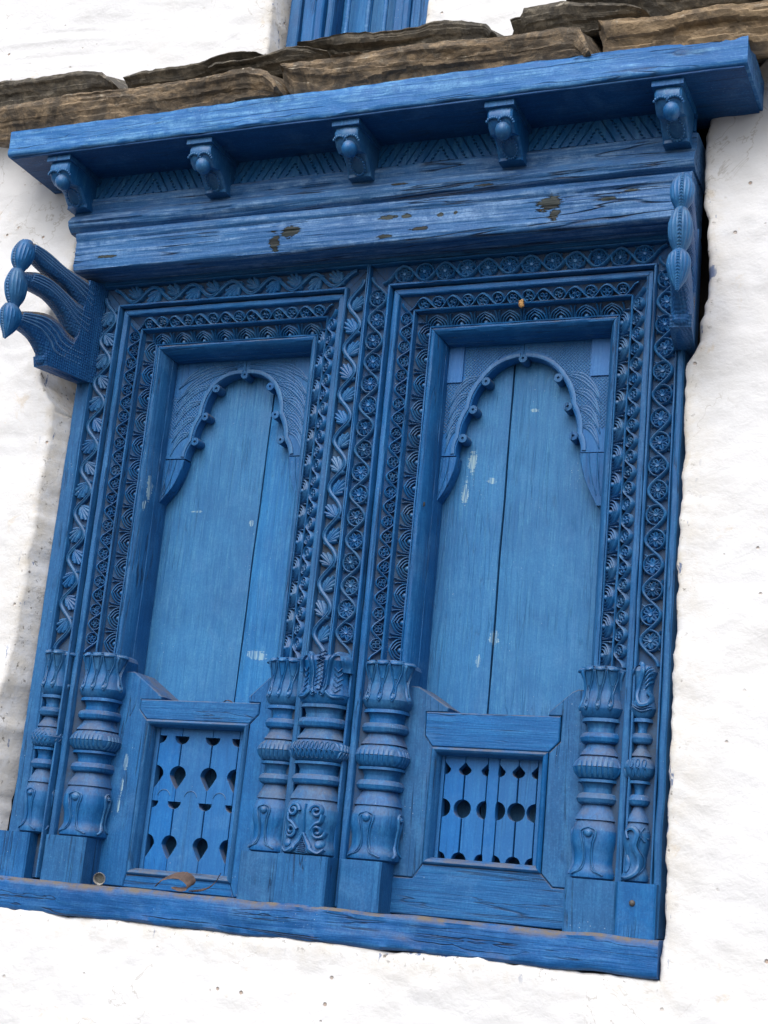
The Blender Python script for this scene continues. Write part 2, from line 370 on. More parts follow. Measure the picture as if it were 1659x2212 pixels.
ZB = -.82
def rail_pt(cell, side, b, y, s):
    xl, xr, zt = CELLS[cell]
    if side == 'l': return (xl+b, y, ZB+(zt-b-ZB)*s)
    if side == 'r': return (xr-b, y, ZB+(zt-b-ZB)*s)
    return (xl+b+.0011+(xr-xl-2*b-.0022)*s, y, zt-b)
def rail(cell, side):
    g = G(); rows = []; n = 70 if side != 'h' else 40; sd = hash((cell, side)) % 97 if False else (3 if cell == 'left' else 11)+{'l': 1, 'r': 5, 'h': 9}[side]
    for i in range(n+1):
        r = []
        for j, (b, y) in enumerate(PROF):
            bb = b+.0011*nz(i*.35+sd, j*.8, 1) if 0 < j < len(PROF)-1 else b
            yy = y+.0012*nz(i*.28+sd, j*.6, 5)+.0006*nz(i*1.3+sd, j*.9, 8)
            r.append(rail_pt(cell, side, bb, yy, i/n))
        rows.append(r)
    g.grid(rows)
    nm = 'head_rail' if side == 'h' else 'jamb'
    o = part(nm, g, M_h if side == 'h' else M_v, win, 30)
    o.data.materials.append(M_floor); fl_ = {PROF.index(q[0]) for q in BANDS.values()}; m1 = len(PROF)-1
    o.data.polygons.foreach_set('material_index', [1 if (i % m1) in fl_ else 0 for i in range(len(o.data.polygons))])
    return o
rails = {(c, s): rail(c, s) for c in CELLS for s in 'lhr'}
def band_frame(cell, side, band):
    """returns length along the band and a matrix for (t, w, n) at distance d"""
    (b0, y0), (b1, y1) = BANDS[band]; bm_, ym = (b0+b1)/2, (y0+y1)/2
    W = math.hypot(b1-b0, y1-y0); cb, cy = (b1-b0)/W, (y1-y0)/W
    xl, xr, zt = CELLS[cell]
    if side == 'l':   o, t, w_ = Vector((xl+bm_, ym, zt-bm_)), Vector((0, 0, -1)), Vector((cb, cy, 0)); L = zt-bm_-ZF+.006
    elif side == 'r': o, t, w_ = Vector((xr-bm_, ym, ZF-.006)), Vector((0, 0, 1)), Vector((-cb, cy, 0)); L = zt-bm_-ZF+.006
    else:             o, t, w_ = Vector((xr-bm_, ym, zt-bm_)), Vector((-1, 0, 0)), Vector((0, cy, -cb)); L = xr-xl-2*bm_
    n = t.cross(w_)
    def M(d, wo=0, rot=0, sc_=1.0):
        m = Matrix((t, w_, n)).transposed().to_4x4(); kw = W/W0[band]; m.translation = o+t*d+w_*wo*kw
        return m @ Matrix.Diagonal((1, kw, 1, 1)) @ Matrix.Rotation(rot, 4, 'Z') @ Matrix.Scale(sc_, 4)
    return L, W, M
# --- ornament meshes, local (t, w, n)
def rosette_mesh(R_, petals, seed):
    rnd = random.Random(seed); g = G()
    for i in range(petals):
        a = 2*PI*i/petals+rnd.uniform(-.12, .12); L = R_*rnd.uniform(.92, 1.06)
        r0, r1 = R_*.28, L; wd = 2*PI*R_*.66/petals*1.0
        ca, sa = math.cos(a), math.sin(a)
        P = [(ca*(r0+(r1-r0)*q), sa*(r0+(r1-r0)*q)) for q in (0, .3, .6, .85, 1)]
        # petal with a hollow: two rims
        for sgn in (-1, 1):
            off = lambda q: sgn*wd*.34*math.sin(PI*min(1, q*.86+.10))
            PP = [(p[0]-sa*off(q), p[1]+ca*off(q)) for p, q in zip(P, (0, .3, .6, .85, 1))]
            g.ribbon(PP, wd*.46, lambda q: .0098+.0024*math.sin(PI*q))
        g.ribbon(P, wd*.5, .0065)
    g.dome(0, 0, R_*.36, .0142, n=14, pit=.15)
    return mk('rosette', g, M_c, 45)
def trefoil_mesh(R_, petals, seed):
    rnd = random.Random(seed); g = G(); a0 = rnd.uniform(0, 6)
    for i in range(petals):
        a = a0+2*PI*i/petals+rnd.uniform(-.15, .15); c_, s_ = math.cos(a), math.sin(a)
        cx, cy = c_*R_*.58, s_*R_*.58
        pts = [(cx+R_*.40*math.cos(a+PI+2*PI*j/9)*1.05, cy+R_*.36*math.sin(a+PI+2*PI*j/9)) for j in range(10)]
        g.ribbon(pts, R_*.34, .0105); g.dome(cx, cy, R_*.2, .0062, n=7)
    g.dome(0, 0, R_*.24, .0115, n=8)
    return mk('trefoil', g, M_c, 45)
def feather_mesh(W, P_, seed):
    rnd = random.Random(seed); g = G(); wb = W*.36
    g.dome(0, wb, .0068, .0115, n=12, ry=.0072)
    for q, r in enumerate((.0115, .0172, .0232)):
        pts = []
        for j in range(15):
            a = PI*(j/14)*1.12-.06*PI
            pinch = 1+(.20 if q < 2 else .10)*math.exp(-((a-PI/2)/.22)**2)
            x, y = -r*math.cos(a)*1.06, wb-r*math.sin(a)*pinch*(.90 if q < 2 else .86)
            y = max(min(y, W*.49), -W*.48); pts.append((x+rnd.uniform(-.0003, .0003), y))
        g.ribbon(pts, .0036, .0104-.0003*q)
    for s_ in (-1, 1):
        g.ribbon([(s_*P_*.46, W*.48), (s_*P_*.455, 0), (s_*P_*.44, -W*.3), (s_*P_*.40, -W*.47)], .0030, .0095)
    return mk('feather_motif', g, M_c, 45)
def palmette_mesh(seed):
    rnd = random.Random(seed); g = G()
    for i in range(6):
        a = .08+1.30*i/5+rnd.uniform(-.05, .05); L = (.016, .021, .025, .026, .023, .016)[i]*rnd.uniform(.95, 1.05)
        P = [(-.014+math.cos(a)*L*q*1.15, -.008+math.sin(a)*L*q*.86+.002*q*q) for q in (.12, .4, .7, 1)]
        g.ribbon(P, lambda q: .0014+.0056*math.sin(PI*min(1, .10+.70*q)), .0120)
    cu = [(-.014+.0045*math.cos(a)*(1-.07*j), -.010+.0045*math.sin(a)*(1-.07*j)) for j, a in enumerate([.4+.62*q for q in range(9)])]
    g.ribbon(cu, .0034, .0132); g.dome(-.014, -.010, .002, .013, n=7)
    return mk('palmette', g, M_c, 45)
def leaflet_mesh(L_, seed):
    g = G()
    g.ribbon([(0, 0), (L_*.35, L_*.10), (L_*.7, L_*.08), (L_, -L_*.05)], lambda q: .0008+L_*.40*math.sin(PI*min(1, q*.9+.06)), .0105)
    g.ribbon([(L_*.1, 0), (L_*.5, L_*.09), (L_*.9, 0)], .0012, .0122)
    return mk('leaflet', g, M_c, 45)
ROS = [rosette_mesh(.0150, p, i) for i, p in enumerate((8, 8, 7, 9))]
TRE = [trefoil_mesh(.0088, p, 20+i) for i, p in enumerate((3, 4, 3, 4, 5))]
PAL = [palmette_mesh(40+i) for i in range(3)]
LEF = [leaflet_mesh(.015, 60)]
rr = random.Random(5)
def carve_rosette_band(c, s, p=.0505):
    L, W, M = band_frame(c, s, 1); n = max(2, round((L-.02)/p)); p = (L-.012)/n; r = rails[(c, s)]
    A = .0170; g = G()
    pts = [(.004+p*i/12, -A*math.cos(PI*i/12)*(.94+.10*nz(i*.11, 7))) for i in range(12*n+1)]
    g.ribbon([(t+.0005*nz(t*90), w_+.0006*nz(t*70, 3)) for t, w_ in pts], .0062, .0135)
    for i in range(n+1):
        ct = .004+p*i
        if ct < .010 or ct > L-.012: continue
        s_ = -1 if i % 2 == 0 else 1            # stem passes on this side of the flower
        arc = [(ct+.0205*math.cos(a), .0172*math.sin(a)*-s_) for a in [-.35+.29*j for j in range(14)]]
        g.ribbon(arc, lambda q: .0050-.0014*q, .0125)
        link('rosette', rr.choice(ROS), r, M(ct+rr.uniform(-.0015, .0015), -s_*.0012+rr.uniform(-.0012, .0012), rr.uniform(0, 6), 1) @ Matrix.Diagonal((rr.uniform(.88, 1.12), rr.uniform(.92, 1.12), rr.uniform(.72, .98), 1)))
        link('leaflet', LEF[0], r, M(ct+p*.40, -s_*.0165, PI+(.65 if s_ < 0 else -.65), rr.uniform(.8, 1.0)))
        link('leaflet', LEF[0], r, M(ct-p*.36, -s_*.0165, (-.55 if s_ < 0 else .55), rr.uniform(.6, .8)))
    v = link('vine', mk('vine', g, M_ch if s == 'h' else M_c, 45), r, M(0))
def carve_palmette_band(c, s, p=.0545):
    L, W, M = band_frame(c, s, 1); n = max(2, round((L-.02)/p)); p = (L-.012)/n; r = rails[(c, s)]
    A = .0142; g = G()
    pts = [(.004+p*i/12, -A*math.cos(PI*i/12)+.0009*nz(i*.2)) for i in range(12*n+1)]
    g.ribbon(pts, .0086, .0138); g.ribbon([(t, w_) for t, w_ in pts], .0024, .0152)
    link('vine', mk('vine', g, M_ch if s == 'h' else M_c, 45), r, M(0))
    for i in range(n+1):
        ct = .004+p*i
        if ct < .012 or ct > L-.010: continue
        s_ = -1 if i % 2 == 0 else 1
        m = M(ct+.002, -s_*.0045, 0, 1) @ Matrix.Rotation(rr.uniform(-.12, .12), 4, 'Z') @ Matrix.Diagonal((rr.uniform(1.30, 1.55), rr.uniform(1.22, 1.42), rr.uniform(.72, .98), 1))
        if s_ > 0: m = m @ Matrix.Rotation(PI, 4, 'X') @ Matrix.Scale(-1, 4, (0, 0, 1))
        link('palmette', rr.choice(PAL), r, m)
def carve_trefoil_band(c, s, p=.0335):
    L, W, M = band_frame(c, s, 2); n = max(2, round((L-.014)/p)); p = (L-.008)/n; r = rails[(c, s)]
    A = .0108; g = G()
    pts = [(.003+p*i/10, -A*math.cos(PI*i/10)+.0006*nz(i*.3, 2)) for i in range(10*n+1)]
    g.ribbon(pts, .0042, .0112)
    for i in range(n+1):
        ct = .003+p*i
        if ct < .008 or ct > L-.008: continue
        s_ = -1 if i % 2 == 0 else 1
        g.ribbon([(ct+.0130*math.cos(a), -s_*.0112*math.sin(a)) for a in [-.3+.30*j for j in range(13)]], lambda q: .0036-.0010*q, .0104)
        link('trefoil', rr.choice(TRE), r, M(ct+rr.uniform(-.001, .001), -s_*.0012+rr.uniform(-.0008, .0008), rr.uniform(0, 6), 1) @ Matrix.Diagonal((rr.uniform(.86, 1.14), rr.uniform(.9, 1.14), rr.uniform(.72, 1.0), 1)))
    link('vine', mk('vine', g, M_ch if s == 'h' else M_c, 45), r, M(0))
FEA = None
def carve_feather_band(c, s, p=.0595):
    global FEA
    L, W, M = band_frame(c, s, 3); n = round((L-.01)/p); p = (L-.006)/n; r = rails[(c, s)]
    if FEA is None: FEA = [feather_mesh(.0282, .0595, 80+i) for i in range(3)]
    for i in range(n):
        link('feather_motif', rr.choice(FEA), r, M(.003+p*(i+.5), 0, rr.uniform(-.02, .02)) @ Matrix.Diagonal((p/.0595, 1, rr.uniform(.75, 1.0), 1)))
for s in 'lhr':
    carve_palmette_band('left', s); carve_rosette_band('right', s)
    for c in CELLS: carve_trefoil_band(c, s); carve_feather_band(c, s)
# plain outer margins of the frame
for x0, x1, z0, z1, ax in ((-.836, -.8015, -.822, .5795, 'z'), (.6155, .630, -.822, .5795, 'z')):
    link('margin_board', bbox_mesh('margin_board', x0, x1, -.003, .05, z0, z1, M_v, .003, .002, 60, 'z'), win)
link('margin_board', bbox_mesh('margin_board', -.836, .632, -.002, .05, .5815, .6095, M_h, .003, .0015, 60, 'x'), win)

# ---------------------------------------------------------------- shutters and arches
def plank(x0b, x0t, x1b, x1t, y):
    g = G(); rows = []; n = 80
    for i in range(n+1):
        q = i/n; z = -.818+1.26*q; r = []
        for j in range(13):
            k = j/12; x = (x0b+(x0t-x0b)*q)*(1-k)+(x1b+(x1t-x1b)*q)*k
            if j in (0, 12): x += .0012*nz(z*7, j)
            e = .004 if j in (0, 12) else 0
            r.append((x, y+e+.0015*nz(x*8, z*2, 3), z))
        r.append((r[-1][0], y+.03, z)); r.insert(0, (r[0][0], y+.03, z))
        rows.append(r)
    g.grid(rows); return part('shutter_plank', g, M_plank, win, 40)
plank(-.662, -.662, -.3995, -.3815, .150); plank(-.3965, -.3785, -.236, -.236, .152)
plank(.050, .050, .2095, .2135, .150); plank(.2145, .2175, .462, .462, .151)
g = G(); g.box(-.67, .48, .1845, .1875, -.82, .45); part('shutter_back', g, M_dark, win, 0)

def spl(pts, n):
    """Catmull-Rom"""
    out = []
    for i in range(len(pts)-1):
        p0 = pts[max(i-1, 0)]; p1 = pts[i]; p2 = pts[i+1]; p3 = pts[min(i+2, len(pts)-1)]
        for j in range(n):
            t = j/n
            out.append(tuple(.5*((2*b)+(c-a)*t+(2*a-5*b+4*c-d)*t*t+(3*b-a-3*c+d)*t**3) for a, b, c, d in zip(p0, p1, p2, p3)))
    out.append(tuple(pts[-1])); return out
YA = .118
def arch(cx, ztop, halfL, halfR, xl, xr, zr, footL, footR, wide):
    zt = .430
    L = [(cx, ztop)]+halfL; Rr = [(cx, ztop)]+halfR
    for side, pts in ((-1, L), (1, Rr)):
        cur = []; knobs = pts[:]
        for i in range(len(pts)-1):      # cusped: each bay bellies outwards between two knobs
            a, b = pts[i], pts[i+1]; dx, dz = b[0]-a[0], b[1]-a[1]; d = math.hypot(dx, dz); nx, nz_ = dz/d, -dx/d
            if nx*side < 0: nx, nz_ = -nx, -nz_
            bel = .125*d if i == 0 else .075*d
            for j in range(10): 
                t = j/10; cur.append((a[0]+dx*t+nx*bel*4*t*(1-t)*(1), a[1]+dz*t+nz_*bel*4*t*(1-t)))
        cur.append(pts[-1])
        xe = xl if side < 0 else xr
        n = len(cur); g = G(); rows = []
        out = []
        zb = cur[-1][1]; tot = abs(xe-cx)+(zt-zb)
        for i in range(n):
            s_ = i/(n-1)*tot
            if s_ < abs(xe-cx): out.append((cx+side*s_, zt))
            else: out.append((xe, zt-(s_-abs(xe-cx))))
        kk = min(range(n), key=lambda i: abs(i/(n-1)*tot-abs(xe-cx))); out[kk] = (xe, zt)
        rows.append([(x, YA+.030, z) for x, z in cur])
        rows.append([(x, YA+.002, z) for x, z in cur])
        rows.append([(x+(o[0]-x)*.02, YA, z+(o[1]-z)*.02) for (x, z), o in zip(cur, out)])
        for q in (.3, .6, 1): rows.append([(x+(o[0]-x)*q, YA+.0008*nz(x*20, z*20), z+(o[1]-z)*q) for (x, z), o in zip(cur, out)])
        rows.append([(x, YA+.030, z) for x, z in out])
        g.grid(rows); g.add([r[-1] for r in rows], [tuple(range(len(rows)))])
        if side > 0: 
            for k in range(len(g.v)): 
                if abs(g.v[k][0]-cx) < 1e-6: g.v[k] = (cx+.0012, g.v[k][1], g.v[k][2])
        ab = part('arch_board', g, M_lat, win, 40)
        # raised rim that follows the cusps
        fn = lambda t, w_, n_: (t, YA-n_, w_)
        g = G(); g.ribbon([(x+(o[0]-x)*.02+side*.0065, z+.004) for (x, z), o in zip(cur, out)], .011, .0035, fn); part('arch_rim', g, M_c, ab, 45)
        # spandrel carving: swept acanthus blades and a net of small lozenges
        g = G(); zc = zb; wd = abs(xe-(cur[-1][0]))
        for q in range(6 if not wide else 4):
            z0 = zb+.006+q*.034
            xi = min(cur, key=lambda p: abs(p[1]-z0))[0]+side*.015
            if abs(xi-xe) < .02: continue
            x2, z2 = xe-side*.022, min(z0+.052+.006*q, zt-.026)
            for off, hh in ((0, .0026), (.008, .0018), (.015, .0018)):
                xt = min(cur, key=lambda p: abs(p[1]-z2))[0]+side*.013
                P = spl([(x2, z0+off*.2), (x2+(xt-x2)*.22, z0+(z2-z0)*.42+off), (x2+(xt-x2)*.55, z0+(z2-z0)*.78+off*1.1), (xt, z2+off*.3)], 6)
                P = [p for p in P if p[1] < zt-.024]
                if len(P) > 3: g.ribbon(P, lambda k: .0010+.0034*math.sin(PI*min(1, k*.9+.05)), hh, fn)
        if g.v: part('acanthus_carving', g, M_c, ab, 45)
        g = G(); st = .0078
        reg = (cx+side*.012, zt-.020-.085, abs(xe-cx)-(.052 if wide else .062), zt-.022)
        def inside(x, z):
            if z > reg[3] or z < zb+.05: return False
            if (x-cx)*side < .006 or (x-cx)*side > (reg[2] if z > zt-.10 else abs(xe-cx)-.006): return False
            c_ = min(cur, key=lambda p: abs(p[0]-x)) if abs(x-cx) < abs(cur[-1][0]-cx) else None
            if c_ is not None and z < c_[1]+.016: return False
            return True
        for dirn in (1, -1):
            for q in range(-40, 60):
                run = []
                for j in range(90):
                    x = cx+side*(q*st+dirn*j*.0035); z = zt-.022-j*.0035
                    if inside(x, z): run.append((x, z))
                    elif len(run) > 1: g.ribbon([run[0], run[-1]], .0018, .0013, fn, n0=-.0004); run = []
                    else: run = []
                if len(run) > 1: g.ribbon([run[0], run[-1]], .0018, .0013, fn, n0=-.0004)
        if g.v: part('lozenge_carving', g, M_c, ab, 0)
        if wide:
            g = G(); x0, x1 = sorted((xe-side*.001, xe-side*.050)); g.box(x0, x1, YA-.0045, YA+.004, zt-.100, zt-.004); part('corner_block', g, M_pale, ab, 0)
        # turned knobs on the cusps
        for i, (x, z) in enumerate(pts[:-1]):
            if i == 0 and side > 0: continue
            g = G(); r = .0105; kx = x-(0 if i == 0 else side*.007); kz = z-(.004 if i == 0 else .001); nn = 16
            ring = lambda rr_, y: [(kx+rr_*math.cos(2*PI*j/nn), y, kz+rr_*math.sin(2*PI*j/nn)) for j in range(nn)]
            rws = [ring(r*.98, YA+.030), ring(r, YA), ring(r*.93, YA-.0025), ring(r*.30, YA-.003), ring(r*.24, YA+.002)]
            g.grid(rws, True); g.add(rws[-1], [tuple(range(nn))]); part('arch_knob', g, M_v, ab, 40)
    for ft, xe, side in ((footL, xl, -1), (footR, xr, 1)):
        cur = spl(ft, 6); g = G()
        rows = [[(x, YA+.030, z) for x, z in cur], [(x, YA-.001, z) for x, z in cur], [(x+(xe-x)*.03, YA-.003, z) for x, z in cur], [(x+(xe-x)*.4, YA-.003, z) for x, z in cur], [(xe, YA-.002, z) for x, z in cur], [(xe, YA+.03, z) for x, z in cur]]
        g.grid(rows); g.add([r[0] for r in rows], [tuple(range(len(rows)))])
        fo = part('arch_foot', g, M_v, win, 40)
        g = G()
        for k in (.33, .62): g.ribbon([(x+(xe-x)*k, z) for x, z in cur[:-3]], .0022, .0032, lambda t, w_, n_: (t, YA-.002-n_, w_))
        part('foot_groove', g, M_c, fo, 45)
arch(.246, .384, [(.157, .331), (.132, .266), (.113, .200), (.106, .160)], [(.337, .331), (.362, .264), (.379, .197), (.389, .159)], .058, .452, .43,
     [(.111, .156), (.106, .123), (.086, .076), (.060, .040)], [(.388, .156), (.394, .126), (.406, .090), (.432, .040)], True)
arch(-.446, .381, [(-.526, .347), (-.547, .277), (-.566, .215), (-.581, .173)], [(-.367, .345), (-.345, .274), (-.324, .212), (-.306, .172)], -.645, -.250, .43,
     [(-.580, .169), (-.588, .138), (-.605, .100), (-.640, .058)], [(-.304, .168), (-.299, .138), (-.288, .102), (-.262, .045)], False)

# ---------------------------------------------------------------- lower casements with pierced grilles
def poly_board(name, pts, y0, y1, mat, parent, bev=.002):
    g = G(); n = len(pts); cx = sum(p[0] for p in pts)/n; cz = sum(p[1] for p in pts)/n
    ins = []
    for i in range(n):
        a, b, c = pts[i-1], pts[i], pts[(i+1) % n]
        d1 = Vector((b[0]-a[0], b[1]-a[1])).normalized(); d2 = Vector((c[0]-b[0], c[1]-b[1])).normalized()
        n1 = Vector((-d1.y, d1.x)); n2 = Vector((-d2.y, d2.x)); m = (n1+n2); m = m.normalized()/max(.35, m.normalized().dot(n1))
        ins.append((b[0]+m.x*bev, b[1]+m.y*bev))
    area = sum(pts[i-1][0]*pts[i][1]-pts[i][0]*pts[i-1][1] for i in range(n))
    if area < 0: ins = [(2*p[0]-q[0], 2*p[1]-q[1]) for p, q in zip(pts, ins)]
    rows = [[(x, y1, z) for x, z in pts], [(x, y0+bev, z) for x, z in pts], [(x, y0, z) for x, z in ins]]
    g.grid(rows, True); g.add(rows[-1], [tuple(range(n))])
    return part(name, g, mat, parent, 30)
YC = .064
def moulding(x0, x1, z0, z1, parent, w_=.015):
    prof = [(0, 0), (.0015, -.004), (.005, -.006), (.009, -.004), (.0115, .002), (.012, .006), (.014, .008), (.015, .024)]
    C = [((x0, z0), (1, 1)), ((x1, z0), (-1, 1)), ((x1, z1), (-1, -1)), ((x0, z1), (1, -1))]
    for i in range(4):
        (a, da), (b, db) = C[i], C[(i+1) % 4]; g = G(); rows = []
        for k in range(13):
            t = k/12
            rows.append([((a[0]+da[0]*o)*(1-t)+(b[0]+db[0]*o)*t, YC+y+.0006*nz(k*.7, o*90, i), (a[1]+da[1]*o)*(1-t)+(b[1]+db[1]*o)*t) for o, y in prof])
        g.grid(rows); part('panel_moulding', g, M_h if i % 2 == 0 else M_v, parent, 45)
def slats(slots, zlo, zhi, hole, parent, xl, xr):
    """boards between slots; hole(z) is the half width cut out of a board on each side of a slot"""
    zs = sorted(set([zlo, zhi]+[q for b in BRK for q in (b-1e-4, b+1e-4)]+[zlo+(zhi-zlo)*i/110 for i in range(111)]))
    E = [xl]+[s[0] for s in slots]+[xr]; S = [(0, 0)]+[(s[1], s[2]) for s in slots]+[(0, 0)]
    for i in range(len(E)-1):
        g = G(); rows = []
        for z in zs:
            h = hole(z)
            a = E[i]+(max(.0006, h*S[i][1]) if 0 < i else 0)
            b = E[i+1]-(max(.0006, h*S[i+1][0]) if i+1 < len(E)-1 else 0)
            if b-a < .003: m_2 = (a+b)/2; a, b = m_2-.0015, m_2+.0015
            rows.append([(a, .110, z), (a, .091, z), (a+.0008, .0902, z), (b-.0008, .0902, z), (b, .091, z), (b, .110, z)])
        g.grid(rows); part('grille_slat', g, M_lat, parent, 30)
def seg(z, *keys):
    """piecewise shapes: (kind, z_top, z_bottom, half width)"""
    for kd, a, b, hw in keys:
        if b <= z <= a:
            t = (a-z)/(a-b)
            if kd == 'slot': return .0016
            if kd == 'half_down': return hw*math.sqrt(max(0, 1-t*t))
            if kd == 'half_up': return hw*math.sqrt(max(0, 1-(1-t)**2))
            if kd == 'circle': return hw*math.sqrt(max(0, 1-(2*t-1)**2))
            if kd == 'tear': return hw*(math.sqrt(max(0, 1-(1-t/.40)**2)) if t < .40 else (1-((t-.40)/.60))**.85)
            if kd == 'spade': return hw*(((t)/.55)**1.2 if t < .55 else math.sqrt(max(0, 1-((t-.55)/.45)**2)))
    return 0.0
# left casement
KL = [('half_down', -.487, -.505, .018), ('slot', -.505, -.553, 0), ('tear', -.553, -.604, .0205), ('half_down', -.631, -.647, .0165), ('slot', -.647, -.704, 0), ('tear', -.704, -.755, .0190)]
BRK = [q for k in KL for q in k[1:3]]
fl = poly_board('casement_stile', [(-.660, -.822), (-.565, -.822), (-.560, -.795), (-.5585, -.456), (-.580, -.434), (-.580, -.412), (-.529, -.411), (-.526, -.404), (-.606, -.350), (-.660, -.350)], YC, .150, M_v, win)
poly_board('casement_stile', [(-.212, -.822), (-.212, -.350), (-.262, -.353), (-.308, -.397), (-.306, -.409), (-.278, -.409), (-.278, -.434), (-.298, -.456), (-.303, -.792), (-.29, -.822)], YC+.0008, .150, M_v, win)
tr = poly_board('casement_rail', [(-.579, -.412), (-.279, -.410), (-.279, -.434), (-.299, -.4555), (-.558, -.4555), (-.579, -.435)], YC-.001, .149, M_h, win)
br = poly_board('casement_rail', [(-.5595, -.7955), (-.5645, -.8225), (-.2905, -.8225), (-.3035, -.7925)], YC+.0005, .149, M_h, win)
moulding(-.5585, -.2985, -.795, -.4555, win)
slats([(-.534, 1e-3/.02, 1), (-.4765, 1, 1), (-.3985, 1, 1), (-.332, 1, 1e-3/.02)], -.784, -.468, lambda z: seg(z, *KL), win, -.548, -.310)
# small arched cuts on the middle of the left grille
g = G()
for cx in (-.505, -.437, -.365):
    g.ribbon([(cx+.016*math.cos(a), -.622+.016*math.sin(a)) for a in [PI*(.08+.84*j/9) for j in range(10)]], .0022, .0016, lambda t, w_, n_: (t, .0902-n_, w_))
part('arc_carving', g, M_c, win, 45)
KR = [('spade', -.510, -.537, .0135), ('slot', -.537, -.586, 0), ('circle', -.586, -.6235, .0185), ('slot', -.6235, -.692, 0), ('half_up', -.692, -.708, .0155)]
BRK = [q for k in KR for q in k[1:3]]
fr_ = poly_board('casement_stile', [(.030, -.749), (.111, -.749), (.1295, -.7205), (.1295, -.4845), (.111, -.462), (.110, -.414), (.157, -.4125), (.160, -.404), (.090, -.362), (.030, -.358)], YC, .150, M_v, win)
poly_board('casement_stile', [(.470, -.745), (.470, -.356), (.432, -.357), (.420, -.362), (.374, -.404), (.373, -.411), (.402, -.411), (.402, -.462), (.3795, -.4855), (.3795, -.7205), (.404, -.745)], YC+.0008, .150, M_v, win)
poly_board('casement_rail', [(.1115, -.414), (.3995, -.4125), (.3995, -.462), (.3790, -.4845), (.1300, -.4840), (.1125, -.4615)], YC-.001, .149, M_h, win)
poly_board('casement_rail', [(.030, -.7505), (.1105, -.7505), (.1300, -.7215), (.3785, -.7215), (.4035, -.7465), (.470, -.7465), (.470, -.8225), (.030, -.8225)], YC+.0005, .149, M_h, win)
moulding(.1300, .3790, -.7210, -.4850, win)
slats([(.152, 1e-3/.02, 1), (.1965, 1, 1), (.2455, 1, .15), (.2700, .15, 1), (.3115, 1, 1), (.352, 1, 1e-3/.02)], -.714, -.494, lambda z: seg(z, *KR), win, .141, .368)

# ---------------------------------------------------------------- columns
CP = [(0, .012), (.008, .004), (.025, .000), (.05, .004), (.09, .007), (.13, .004), (.165, -.001), (.190, .003), (.203, .010), (.2035, .005), (.217, .004), (.2175, .011), (.240, .0145), (.258, .014), (.2585, .008), (.264, .0045), (.278, .0025), (.292, .0045), (.298, .008), (.2985, .0145), (.315, .012), (.335, .006), (.345, .003), (.3455, .0075), (.352, .005), (.365, -.001), (.39, -.005), (.415, -.002), (.432, .005), (.436, .010), (.4365, .0035), (.447, .003), (.4475, .0095), (.468, .0135), (.487, .0135), (.4875, .008), (.494, .0045), (.508, .002), (.522, .0045), (.528, .008), (.5285, .0140), (.545, .011), (.57, .005), (.588, .002), (.5885, .006), (.60, .003), (.63, -.001), (.67, -.001), (.71, .003), (.75, .004), (.785, -.002), (.80, -.001), (.806, .004), (.808, .008)]
SECT = [('capital', 0, .2035), ('neck', .2035, .2585), ('ring', .2585, .2985), ('shoulder', .2985, .3455), ('bulb', .3455, .4365), ('neck', .4365, .4875), ('ring', .4875, .5285), ('shoulder', .5285, .5885), ('pedestal', .5885, .8081)]
HC = ZF-ZS
def einset(t):
    for (a, ea), (b, eb) in zip(CP, CP[1:]):
        if a <= t <= b: return ea+(eb-ea)*((t-a)/(b-a) if b > a else 0)
    return .008
